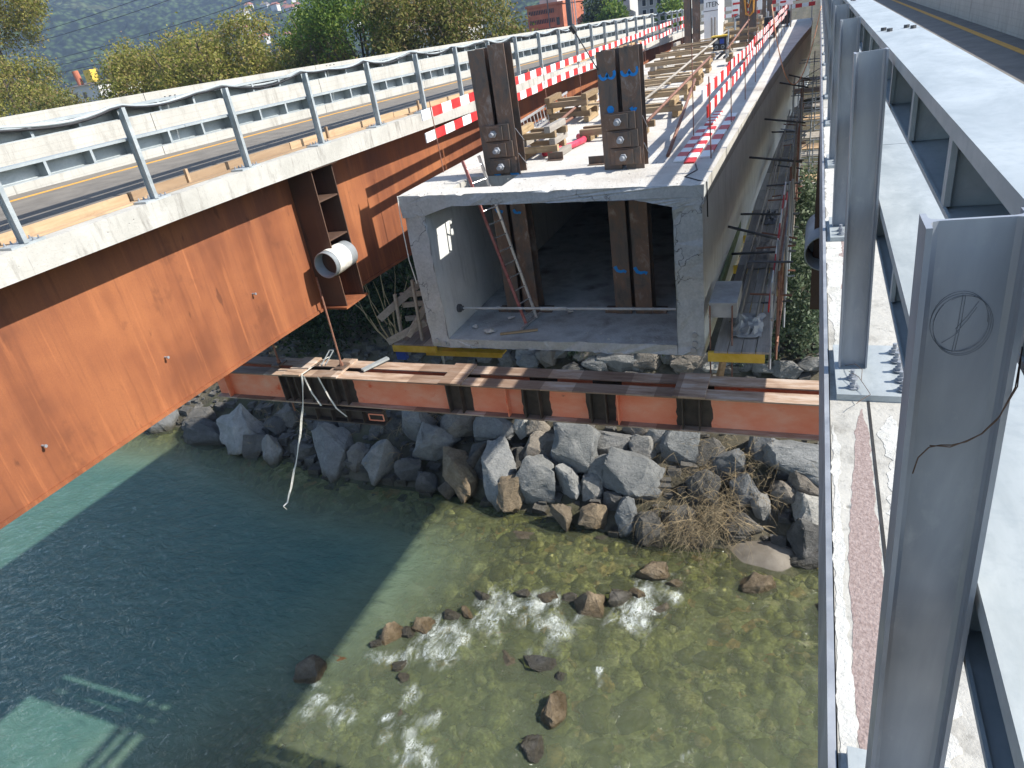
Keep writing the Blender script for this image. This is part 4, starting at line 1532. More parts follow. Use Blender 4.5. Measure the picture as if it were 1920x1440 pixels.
ladder('ladder', 'aluminium ladder lying on its edge behind the left column', (-7.15, 17.2, -2.84), (-7.15, 22.6, -2.62), (-7.2, 17.2, -2.44), (-7.2, 22.6, -2.22), 19)
t = ladder('ladder', 'red and silver ladder standing in the box through the slab hatch', (-5.72, 13.28, -6.04), (-6.72, 13.50, -2.42), (-5.60, 13.66, -6.04), (-6.50, 13.86, -2.40), 12, (0.028, 0.065), ('faded_red', 'alu'))
MB().bar((-5.74, 13.02, -6.03), (-5.60, 13.92, -6.03), 0.06, 0.05).build('stabiliser_bar', M['alu'], t)
tie = MB().tube([(-7.30, 13.2, -5.62), (-2.25, 13.24, -5.62)], 0.028, 10)
tt = thing('tie_rod', 'dusty threaded tie rod spanning the box between its walls', 'rod', (-4.8, 13.2, -5.62))
tie.build('rod', M['dust_floor'], tt)
MB().tube([(-7.315, 13.2, -5.62), (-7.25, 13.2, -5.62)], 0.095, 12).tube([(-7.25, 13.2, -5.62), (-7.18, 13.2, -5.62)], 0.055, 6).build('anchor_nut', M['dark_grey'], tt)
MB().tube([(-5.3, 13.21, -5.62), (-4.7, 13.22, -5.62)], 0.04, 10).build('coupler', M['dust_floor'], tt)
tag(MB().bar((-6.15, 12.75, -6.04), (-5.35, 13.0, -6.03), 0.07, 0.035).build('wood_batten', M['wood_x']), 'loose wooden batten on the box floor before the ladder', 'batten')
tag(MB().tube([(-5.75, 15.75, -2.80), (-5.5, 15.95, -2.80), (-5.25, 16.5, -2.80), (-5.15, 17.1, -2.81), (-5.25, 17.5, -2.81), (-5.45, 17.7, -2.81)], 0.075, 14, False).build('hose_piece', M['pink_hose'], smooth=True), 'curved piece of red plastic hose on the slab between the columns', 'hose')
hp = bpy.data.objects['hose_piece'].modifiers.new('wall', 'SOLIDIFY')
hp.thickness = 0.012
for x, y, lab in ((-5.3, 15.2, 'short steel angle on the slab right of the left column'), (-4.15, 14.5, 'short steel angle at the foot of the blue-marked column')):
    tag(MB().box(x - 0.18, x + 0.18, y, y + 0.13, tz(x) + 0.003, tz(x) + 0.02).box(x - 0.18, x + 0.18, y + 0.11, y + 0.13, tz(x) + 0.021, tz(x) + 0.17).build('steel_angle', M['hbeam']), lab, 'angle')

# ---------------------------------------------------------------- white silo with lettering
si = thing('mortar_silo', 'tall white machine housing lettered ITEN beyond the timber cribs', 'machine', (-5.65, 46, -2.95))
MB().box(-6.05, -5.24, 46, 49, -2.9, 1.6).build('housing', M['white'], si, bevel=0.03)
MB().box(-6.07, -5.22, 45.985, 45.997, -1.13, -1.10).build('trim_strip', M['dark_grey'], si)
MB().box(-5.95, -5.3, 45.99, 45.998, 0.3, 0.33).build('trim_strip', M['dark_grey'], si)
cu = bpy.data.curves.new('lettering', 'FONT')
cu.body = 'ITEN'
cu.size = 0.36
cu.extrude = 0.004
cu.materials.append(M['black'])
tmp = bpy.data.objects.new('lettering_curve', cu)
COL.objects.link(tmp)
bpy.context.view_layer.update()
lme = bpy.data.meshes.new_from_object(tmp.evaluated_get(bpy.context.evaluated_depsgraph_get()))
bpy.data.objects.remove(tmp, do_unlink=True)
lo = link(lme, 'lettering', si)
lo.matrix_basis = Matrix.Translation((-5.92, 45.99, -0.92)) @ Matrix.Rotation(math.pi / 2, 4, 'X')
for x in (-5.62, -5.44):
    MB().box(x, x + 0.09, 45.6, 45.7, -2.9, -1.45).build('stop_post', M['wood_grey'], si)
# white sign panels beyond
for i, (x, w_) in enumerate(((-4.95, 0.75), (-3.95, 0.7), (-2.3, 0.8))):
    mb = MB()
    y0 = 50.5 + i * 1.2
    mb.box(x, x + w_, y0, y0 + 0.05, -1.6, 0.2)
    pn = tag(thing('site_panel', ['white site panel with red print beside the silo', 'white site panel with red print behind the distant right column', 'white site panel with red stripes near the far barrier'][i], 'panel', (x, y0, -2.9)))
    mb.build('board', M['white'], pn)
    rr = MB()
    for k in range(4):
        zz = -1.45 + 0.36 * k
        rr.box(x + 0.05, x + w_ * (0.5 + 0.12 * k), y0 - 0.012, y0 - 0.004, zz, zz + 0.11)
    rr.build('red_print', M['red'], pn)
    MB().box(x + 0.05, x + 0.12, y0 + 0.05, y0 + 0.12, -2.9, -1.4).box(x + w_ - 0.12, x + w_ - 0.05, y0 + 0.05, y0 + 0.12, -2.9, -1.4).build('support', M['wood_grey'], pn)
# control cabinet and pump
pc = thing('pump_unit', 'black hydraulic pump cabinet with blue labels and gauges among the timbers', 'machine', (-4.05, 36, -2.92))
MB().box(-4.36, -3.76, 36.0, 36.45, -2.52, -1.98).build('cabinet', M['black'], pc, bevel=0.01)
MB().box(-4.42, -3.70, 35.9, 36.55, -1.975, -1.92).build('lid', M['yellow'], pc)
MB().box(-4.05, -3.86, 35.985, 35.997, -2.26, -2.06).build('blue_label', M['blue_plastic'], pc)
MB().box(-4.27, -4.1, 35.985, 35.997, -2.24, -2.1).build('grey_label', M['grey_pipe'], pc)
for x in (-4.2, -3.92):
    MB().tube([(x, 35.998, -2.39), (x, 35.96, -2.39)], 0.075, 16).build('gauge', M['galv_white'], pc)
    MB().tube([(x, 35.959, -2.39), (x, 35.95, -2.39)], 0.055, 16).build('gauge_face', M['dark_grey'], pc)
pb = MB()
for k in range(9):
    x, y, z = -4.2 + 0.06 * k, 36.05 + 0.03 * (k % 4), -2.86 + 0.045 * (k % 5)
    pb.tube([(x, y, z), (x + 0.15, y + 0.1, z + 0.08)], 0.05, 8)
pb.build('pump_body', M['dark_grey'], pc)
for x in (-4.34, -3.78):
    MB().bar((x, 36.05, -2.9), (x, 36.05, -1.98), 0.05, 0.05).build('frame_leg', M['galv'], pc)
MB().tube([(-3.7, 35.9, -2.9), (-3.68, 35.9, -2.2), (-3.66, 35.95, -1.7)], 0.03, 8).build('standpipe', M['galv_white'], pc)
tag(MB().tube([(-3.95, 42.0, -2.9), (-3.95, 42.0, -1.55), (-3.75, 42.0, -1.5)], 0.05, 8).build('standpipe', M['galv_white']), 'white bent standpipe before the distant right column', 'pipe')
# generators and clutter far back
for i, (x, y, w_, h_, mt, lab) in enumerate(((-4.9, 51.9, 1.0, 1.0, 'dark_grey', 'dark machine between the white panels far on the deck'), (-2.75, 45.5, 0.7, 0.9, 'black', 'dark compressor beside the far right barrier'), (-2.6, 54.5, 0.9, 0.8, 'black', 'black machine at the far end of the right barrier'))):
    g = thing('compressor', lab, 'machine', (x, y, -2.95))
    MB().box(x, x + w_, y, y + 1.2, -2.75, -2.75 + h_).build('casing', M[mt], g, bevel=0.05)
    MB().tube([(x + 0.2, y + 0.1, -2.75 + h_), (x + 0.2, y + 0.1, -2.45 + h_)], 0.05, 8).build('exhaust', M['galv'], g)
    for dx in (0.15, w_ - 0.15):
        MB().tube([(x + dx - 0.05, y + 0.3, -2.78), (x + dx + 0.05, y + 0.3, -2.78)], 0.17, 14).build('wheel', M['black'], g)
# far transverse fence
ff = thing('barrier_fence', 'pale red and white barrier closing the far end of the deck', 'fence', (-2, 58, -2.9))
for zc in (-1.45, -1.9):
    board_prof((-7.8, 58, zc), (-0.2, 58, zc), 0.25, 0.03, 18, 0).build('barrier_board', [M['white'], M['red']], ff, fix=False)
for x in (-7.5, -5, -2.5, -0.4):
    MB().bar((x, 58.05, -2.95), (x, 58.05, -1.2), 0.06, 0.06).build('fence_post', M['galv'], ff)
# orange hose hanging across the gap
hpnts = []
for k in range(25):
    t = k / 24
    x = -1.25 + 1.33 * t
    z = -0.65 - 2.15 * (1 - (2 * t - 1) ** 2) - 0.25 * t
    hpnts.append((x, 24.0 + 0.8 * t, z))
tag(MB().tube(hpnts, 0.016, 7).build('hose', M['orange_hose'], smooth=True), 'orange hose hanging in a loop over the gap beside the right bridge', 'hose')


# ================================================================ orange cross beams under the box
def cross_beam(label, y0, front):
    t = thing('support_beam', label, 'beam', (-6, y0, -7.017))
    x0, x1 = -13.091, 3.392
    w, h, tf = 0.34, 0.72, 0.03
    zt = -6.307
    yc = y0 + w / 2
    segs = [(-13.091, -11.066, 'orange'), (-11.066, -9.063, 'brown_paint'), (-9.063, -6.763, 'orange'), (-6.763, -6.180, 'brown_paint'), (-6.180, -5.088, 'orange'), (-5.088, -4.473, 'brown_paint'), (-4.473, -3.731, 'orange'), (-3.731, -3.159, 'brown_paint'), (-3.159, -2.035, 'orange'), (-2.035, -1.410, 'brown_paint'), (-1.410, 3.392, 'orange')]
    # web: one plate, the bare brown fields end in ragged paint edges
    mb = MB()
    for k, (a, b, m_) in enumerate(segs):
        mb.cur = 0 if m_ == 'orange' else 1
        n = 7
        for j in range(n):
            za, zb = zt - tf - (h - 2 * tf) * j / n, zt - tf - (h - 2 * tf) * (j + 1) / n

            def jag(x, z):
                return x + (0.05 * noise.noise(Vector((x * 3, z * 9, 1))) if x0 < x < x1 else 0)
            ya, yb = yc - 0.009, yc + 0.009
            mb.add([(jag(a, za), ya, za), (jag(b, za), ya, za), (jag(b, zb), ya, zb), (jag(a, zb), ya, zb)], [(0, 3, 2, 1)])
            mb.add([(jag(a, za), yb, za), (jag(b, za), yb, za), (jag(b, zb), yb, zb), (jag(a, zb), yb, zb)], [(0, 1, 2, 3)])
    mb.add([(x0, yc - 0.009, zt - tf), (x0, yc + 0.009, zt - tf), (x0, yc + 0.009, zt - h + tf), (x0, yc - 0.009, zt - h + tf)], [(0, 1, 2, 3)])
    mb.build('web', [M['orange'], M['brown_paint']], t, fix=False)
    MB().box(x0, x1, y0, y0 + w, zt - tf, zt).build('top_flange', M['flange'], t, bevel=0.003)
    MB().box(x0, x1, y0, y0 + w, zt - h, zt - h + tf).build('bottom_flange', M['flange'], t, bevel=0.003)
    if front:
        for xs_, m_ in (((-12.667, -5.353, -3.095, 0.9), 'orange'), ((-10.971, -10.759, -10.547, -10.197, -9.805, -9.519, -9.243, -6.678, -6.381, -4.982, -4.664, -3.625, -3.328, -1.908, -1.611), 'brown_paint')):
            for x in xs_:
                MB().box(x - 0.011, x + 0.011, y0 + 0.012, yc - 0.0095, zt - h + tf + 0.001, zt - tf - 0.001).build('stiffener', M[m_], t)
    return t


cross_beam('front orange steel beam with dark brown bands hanging over the river', 10.865, True)
cross_beam('rear steel beam parallel behind the orange banded one', 11.374, False)
for xa, xb, lab in ((-6.805, -6.307, 'steel cover plate across the beam pair left of centre'), (-2.067, -1.505, 'brown steel cover plate across the beam pair at right'), (-9.699, -9.328, 'cover plate across the beam pair below the hanger rod'), (-10.812, -10.335, 'sunlit steel plate on the beam pair at the strap')):
    tag(MB().box(xa, xb, 10.833, 11.724, -6.305, -6.267).build('cover_plate', M['flange'], bevel=0.003), lab, 'plate')
for i, (x, y, z0, z1, lab) in enumerate(((-9.466, 11.294, -7.526, -4.134, 'rusty hanger rod from the left girder down to the beam pair'), (-11.236, 11.294, -7.526, -5.194, 'second rusty hanger rod left of the strap'))):
    t = thing('hanger_rod', lab, 'rod', (x, y, z0))
    MB().tube([(x, y, z0), (x, y, z1)], 0.022, 8).build('rod', M['rust_rod'], t)
    MB().box(x - 0.11, x + 0.11, y - 0.16, y + 0.16, -6.262, -6.222).build('washer_plate', M['hbeam'], t)
    MB().tube([(x, y, -6.222), (x, y, -6.148)], 0.045, 6).build('nut', M['rust_rod'], t)
# short beams slung below
lbm = thing('slung_beam', 'short dark brown beam slung under the banded beam near the strap', 'beam', (-9.752, 11.130, -7.632))
MB().box(-10.600, -8.374, 10.812, 11.130, -7.102, -7.072).build('top_flange', M['brown_paint'], lbm)
MB().box(-10.600, -8.374, 10.960, 10.982, -7.399, -7.103).build('web', M['brown_paint'], lbm)
MB().box(-10.600, -8.374, 10.812, 11.130, -7.431, -7.400).build('bottom_flange', M['brown_paint'], lbm)
for x in (-10.176, -9.752, -9.328, -8.904):
    MB().box(x - 0.01, x + 0.01, 10.817, 10.959, -7.399, -7.103).build('stiffener', M['brown_paint'], lbm)
ls = MB()
for a, b in (((-8.692, -7.123), (-8.321, -7.123)), ((-8.321, -7.123), (-8.321, -7.272)), ((-8.321, -7.272), (-8.692, -7.272)), ((-8.692, -7.272), (-8.692, -7.123))):
    ls.bar((a[0], 10.780, a[1]), (b[0], 10.780, b[1]), 0.02, 0.02)
tag(ls.build('steel_loop', M['orange']), 'small rectangular steel loop under the banded beam', 'bracket')


def strap(pts, w, name, label, wdir=(1, 0, 0)):
    mb = MB()
    n = len(pts)
    vs, fs = [], []
    for i, p in enumerate(pts):
        p = Vector(p)
        tw = 0.9 * math.sin(i * 0.9)
        d = Vector(wdir) * math.cos(tw * 0.7) + Vector((0, 1, 0)) * math.sin(tw * 0.7)
        vs += [p - d * w / 2, p + d * w / 2, p + d * w / 2 + Vector((0, 0.003, 0)), p - d * w / 2 + Vector((0, 0.003, 0))]
    for i in range(n - 1):
        for k in range(4):
            k2 = (k + 1) % 4
            fs.append((4 * i + k, 4 * i + k2, 4 * i + 4 + k2, 4 * i + 4 + k))
    mb.add(vs, fs)
    return tag(mb.build(name, M['cloth'], fix=True), label, 'strap')


sp = [(-10.123, 11.745, -6.254), (-10.155, 11.554, -6.233), (-10.197, 11.236, -6.233), (-10.240, 10.833, -6.243), (-10.250, 10.770, -6.466)]
for k in range(1, 15):
    t = k / 14
    sp.append((-10.250 - 0.95 * t ** 1.378, 10.770 - 0.7 * t, -6.466 - 2.915 * t + 0.02 * math.sin(k * 2)))
sp += [(-11.300, 10.006, -9.455), (-11.215, 9.996, -9.519)]
strap(sp, 0.05, 'ratchet_strap', 'long white lashing strap dangling from the beams towards the water')
strap([(-10.197, 10.823, -6.275), (-10.070, 10.780, -6.678), (-9.911, 10.770, -6.996)], 0.035, 'lashing_strap', 'short pale strap wrapped diagonally over the banded beam')
strap([(-9.805, 10.823, -6.275), (-9.646, 10.791, -6.731), (-9.519, 10.780, -7.038), (-9.328, 10.812, -7.261)], 0.035, 'lashing_strap', 'grey strap wrapped over the beam just left of the hanger rod')
rt = MB()
rt.bar((-9.985, 11.236, -6.212), (-9.858, 11.501, -5.957), 0.02, 0.02).bar((-9.879, 11.236, -6.212), (-9.752, 11.501, -5.957), 0.02, 0.02).bar((-9.858, 11.501, -5.957), (-9.752, 11.501, -5.957), 0.02, 0.02)
tag(rt.build('ratchet', M['galv_white']), 'small steel ratchet standing on the beam pair', 'ratchet')
tag(MB().bar((-8.851, 11.183, -6.254), (-8.533, 11.766, -6.233), 0.12, 0.05).build('steel_channel', M['galv_white']), 'short galvanised channel lying on the beams beside the hanger rod', 'channel')

# ================================================================ work platforms beside the box
pr_ = thing('work_platform', 'narrow scaffold platform along the right side of the box girder', 'platform', (-1.0, 12.1, -6.2))
rng = random.Random(77)
y = 12.15
while y < 40:
    L = 2.4
    for k in range(4):
        x = -1.50 + k * 0.25
        MB().box(x, x + 0.235, y + 0.01, y + L - 0.01 + rng.uniform(-0.02, 0), -6.06 + rng.uniform(0, 0.012), -6.02 + rng.uniform(0, 0.012)).build('plank', M['wood_grey'], pr_)
    MB().box(-1.62, -0.6, y + 0.05, y + 0.13, -6.26, -6.065).build('yellow_beam', M['yellow'], pr_)
    for x in (-0.52,):
        MB().tube([(x, y + 0.3, -6.5), (x, y + 0.3, -4.75)], 0.024, 8).build('standard', M['galv'], pr_)
    for zz in (-5.45, -4.95):
        MB().tube([(-0.50, y + 0.2, zz), (-0.50, y + L + 0.3, zz + rng.uniform(-0.1, 0.1))], 0.022, 8).build('guard_tube', M['wood_grey'], pr_)
    y += L
board_prof((-0.62, 13.6, -5.75), (-0.50, 17.6, -4.3), 0.16, 0.025, 8, 0).build('barrier_board', [M['red'], M['white']], pr_, fix=False)
board_prof((-0.56, 15.0, -5.5), (-0.50, 19.0, -4.9), 0.16, 0.025, 8, 1).build('barrier_board', [M['red'], M['white']], pr_, fix=False)
tag(MB().box(-1.62, -1.12, 12.45, 13.6, -5.19, -5.16).box(-1.62, -1.12, 12.45, 12.48, -5.45, -5.191).box(-1.15, -1.12, 12.49, 13.6, -5.45, -5.191).build('formwork_box', M['grey_board']), 'grey formwork panel box beside the right front corner of the girder', 'formwork')
for i, (x, y) in enumerate(((-1.6, 12.42), (-1.2, 12.42))):
    tag(MB().tube([(x, y, -7.0), (x, y, -5.2)], 0.014, 6).build('hanger_rod', M['rust_rod']), ['thin rod below the formwork box against the girder', 'thin rod below the outer edge of the formwork box'][i], 'rod')
tag(MB().bar((-1.35, 12.3, -6.28), (-1.5, 12.15, -7.1), 0.07, 0.12).build('timber_strut', M['wood_y']), 'pale timber strut under the right platform front', 'strut')
def crumpled(name, label, x0, x1, y0, y1, z, amp, seed, mat):
    vs, fs = [], []
    nx, ny = 9, 14
    for j in range(ny + 1):
        for i in range(nx + 1):
            u, v = i / nx, j / ny
            e = min(1, 4 * min(u, 1 - u, v, 1 - v) + 0.15)
            x = x0 + (x1 - x0) * u + 0.06 * noise.noise(Vector((v * 5, seed, u * 3)))
            y = y0 + (y1 - y0) * v + 0.10 * noise.noise(Vector((u * 5, seed + 4, v * 3)))
            h = abs(fbm(u * 3 + seed, v * 4, seed, 4))
            vs.append((x, y, z + 0.01 + amp * h * e))
    for j in range(ny):
        for i in range(nx):
            a_ = j * (nx + 1) + i
            fs.append((a_, a_ + 1, a_ + nx + 2, a_ + nx + 1))
    o = MB().add(vs, fs).build(name, M[mat], smooth=False)
    md = o.modifiers.new('thickness', 'SOLIDIFY')
    md.thickness = 0.008
    return tag(o, label, 'sheet')


crumpled('plastic_sheet', 'crumpled grey sheet on the front of the right platform', -1.25, -0.7, 12.75, 13.9, -6.0, 0.22, 1.0, 'grey_board')
crumpled('plastic_sheet', 'crumpled brownish sheet further along the right platform', -1.3, -0.7, 16.6, 19.0, -6.0, 0.2, 7.0, 'wood_grey')
crumpled('plastic_sheet', 'dark crumpled sheet halfway up the right platform', -1.2, -0.75, 20.2, 21.6, -6.0, 0.25, 12.0, 'dark_grey')
cross = [(16.0, -4.77, -5.25), (16.4, -5.55, -5.56), (20.5, -4.2, -4.45), (25.0, -3.95, -4.2), (31.0, -3.6, -3.9), (18.5, -5.2, -5.3), (28.0, -4.9, -5.0), (36.0, -3.9, -4.2)]
for i, (y, za, zb) in enumerate(cross):
    tag(MB().tube([(-1.70 + flare(y), y, za), (-0.20, y + 0.15, zb)], 0.03, 8).build('scaffold_tube', M['dark_grey'], smooth=True), '%s dark scaffold tube across the right gap, counted upwards from the front' % ORD[i], 'tube', 'tubes across the right gap')
for i, (x, za, zb) in enumerate(((-1.15, -5.9, -4.5), (-0.85, -5.95, -4.9), (-1.35, -5.98, -5.4))):
    tag(MB().tube([(x, 13.5, za), (x + 0.35, 30.0, zb)], 0.024, 8).build('scaffold_tube', M['wood_grey'], smooth=True), ['upper long tube running up the right gap', 'middle long tube running up the right gap', 'long tube lying against the box wall in the right gap'][i], 'tube')
# hanging scaffold beside the platform
hs_ = thing('hanging_scaffold', 'tangle of rusty scaffold poles and boards outside the right platform', 'scaffold', (-0.4, 14, -8))
rng = random.Random(404)
y = 13.3
while y < 35:
    x = -0.40 + rng.uniform(-0.05, 0.05)
    mt = rng.choice(['galv', 'rust_rod', 'wood_grey'])
    MB().tube([(x, y, -6.45 - rng.uniform(0, 0.3)), (x + rng.uniform(-0.05, 0.05), y + rng.uniform(-0.1, 0.1), -4.2 + rng.uniform(-0.8, 0.6))], 0.024, 7).build('standard', M[mt], hs_)
    if rng.random() < 0.8:
        z = rng.uniform(-6.3, -4.6)
        MB().tube([(-1.0, y, z), (-0.2, y + rng.uniform(-0.2, 0.2), z + rng.uniform(-0.15, 0.15))], 0.022, 7).build('transom', M[rng.choice(['rust_rod', 'dark_grey', 'galv'])], hs_)
    if rng.random() < 0.6:
        z = rng.uniform(-6.2, -4.8)
        MB().tube([(-0.42, y, z), (-0.38, y + rng.uniform(1.5, 3.0), z + rng.uniform(-0.9, 0.9))], 0.022, 7).build('brace', M[rng.choice(['rust_rod', 'galv'])], hs_)
    if rng.random() < 0.45:
        z = rng.uniform(-6.1, -5.2)
        MB().bar((-0.46, y, z), (-0.42, y + rng.uniform(1.2, 2.4), z + rng.uniform(-0.1, 0.1)), 0.03, 0.18).build('toe_board', M[rng.choice(['wood_grey', 'plank', 'wood_y'])], hs_)
    y += rng.uniform(0.55, 0.95)
for z in (-6.3, -5.2, -4.6):
    MB().tube([(-0.43, 13.2, z), (-0.40, 34.5, z + rng.uniform(-0.1, 0.3))], 0.022, 7).build('ledger', M['rust_rod'], hs_)
# long green formwork edge on the box wall
tag(MB().box(-1.66, -1.60, 14.2, 22.0, -5.7, -5.45).build('formwork_strip', M['leaf_dark'] if False else simple('green_formwork', (0.10, 0.14, 0.06), (0.17, 0.20, 0.09), 3, 0.8)), 'faded green formwork strip along the foot of the right box wall', 'formwork')

pl_ = thing('work_platform', 'small timber work platform on yellow beams at the left of the box', 'platform', (-8.4, 13, -6.5))
for k in range(4):
    MB().box(-8.98 + k * 0.27, -8.98 + k * 0.27 + 0.255, 12.75, 14.9, -6.40, -6.36).build('plank', M['wood_grey'], pl_)
for x in (12.72, 13.8):
    MB().box(-9.02, -7.86, x, x + 0.09, -6.56, -6.402).build('yellow_beam', M['yellow'], pl_)
MB().box(-8.25, -6.3, 12.9, 13.0, -6.72, -6.60).build('yellow_beam', M['yellow'], pl_)
MB().box(-8.3, -6.2, 12.85, 13.05, -6.598, -6.57).build('yellow_beam', M['yellow'], pl_)
MB().box(-8.98, -8.72, 12.74, 12.86, -6.78, -6.565).build('blue_end_cap', M['blue_plastic'], pl_)
MB().tube([(-7.85, 12.95, -7.0), (-7.85, 12.95, -6.6)], [0.02, 0.05], 8).build('jack_foot', M['galv'], pl_)
for a, b in (((-9.25, 12.8, -5.75), (-8.15, 13.6, -4.95)), ((-9.1, 12.7, -6.30), (-8.2, 13.1, -5.95))):
    MB().bar(a, b, 0.04, 0.17).build('guard_board', M['wood_grey'], pl_)
for x, z1 in ((-8.85, -5.2), (-8.3, -4.85)):
    MB().bar((x, 12.95, -6.36), (x + 0.05, 13.0, z1), 0.06, 0.06).build('guard_post', M['wood_grey'], pl_)
for zz in (-5.95, -5.6, -5.35):
    MB().bar((-8.85, 13.3, zz), (-8.0, 13.4, zz + 0.05), 0.05, 0.12).build('ledger_board', M['wood_grey'], pl_)
MB().bar((-8.6, 12.85, -6.2), (-8.15, 13.2, -5.55), 0.12, 0.12).build('timber_block', M['wood_grey'], pl_)

# ---------------------------------------------------------------- scaffold towers further back in the gap
def scaffold(label, x0, x1, y0, y1, z0, z1):
    t = thing('scaffold_tower', label, 'scaffold', (x0, y0, z0))
    for x in (x0, (x0 + x1) / 2, x1):
        for y in (y0, y1):
            MB().tube([(x, y, z0), (x, y, z1)], 0.026, 7).build('standard', M['galv'], t)
    z = z0 + 0.8
    k = 0
    while z < z1:
        for y in (y0, y1):
            MB().tube([(x0 - 0.1, y, z), (x1 + 0.1, y, z)], 0.024, 7).build('ledger', M['galv'], t)
        for x in (x0, x1):
            MB().tube([(x, y0, z + 0.05), (x, y1, z + 0.05)], 0.024, 7).build('transom', M['galv'], t)
        if k % 2 == 0:
            for j in range(3):
                MB().box(x0, x1, y0 + 0.05 + j * (y1 - y0 - 0.1) / 3, y0 + 0.02 + (j + 1) * (y1 - y0 - 0.1) / 3, z + 0.06, z + 0.10).build('plank', M['plank'] if k % 4 == 0 else M['wood_grey'], t)
            MB().tube([(x0, y0 - 0.03, z), (x1, y0 - 0.03, z + 1.0)], 0.022, 7).build('brace', M['galv'], t)
        z += 1.0
        k += 1
    return t


scaffold('galvanised scaffold tower standing on the bank below the right gap', -0.85, 0.75, 36.0, 37.6, -13.6, -4.2)
scaffold('second scaffold tower farther back below the right gap', -1.0, 0.9, 43.5, 45.0, -12.0, -3.8)
scaffold('low scaffold tower beside the box wall in the gap', -1.9, -0.9, 30.5, 32.0, -15.0, -7.2)
scaffold('third scaffold tower half hidden behind the right gap shrubs', -0.7, 0.9, 39.6, 41.0, -12.8, -4.6)
pier = thing('bridge_pier', 'grey concrete pier under the box girder far back', 'pier', (-4.6, 50, -12))
MB().box(-7.2, -1.2, 50, 52, -13, -6.3).build('pier_shaft', M['concrete_pale'], pier)
MB().box(0.6, 4.4, 55, 58, -12, -4.95).build('abutment_wall', M['concrete_pale'], pier)
MB().box(-16.2, -9.4, 57, 60, -12, -5.7).build('abutment_wall', M['concrete_pale'], pier)

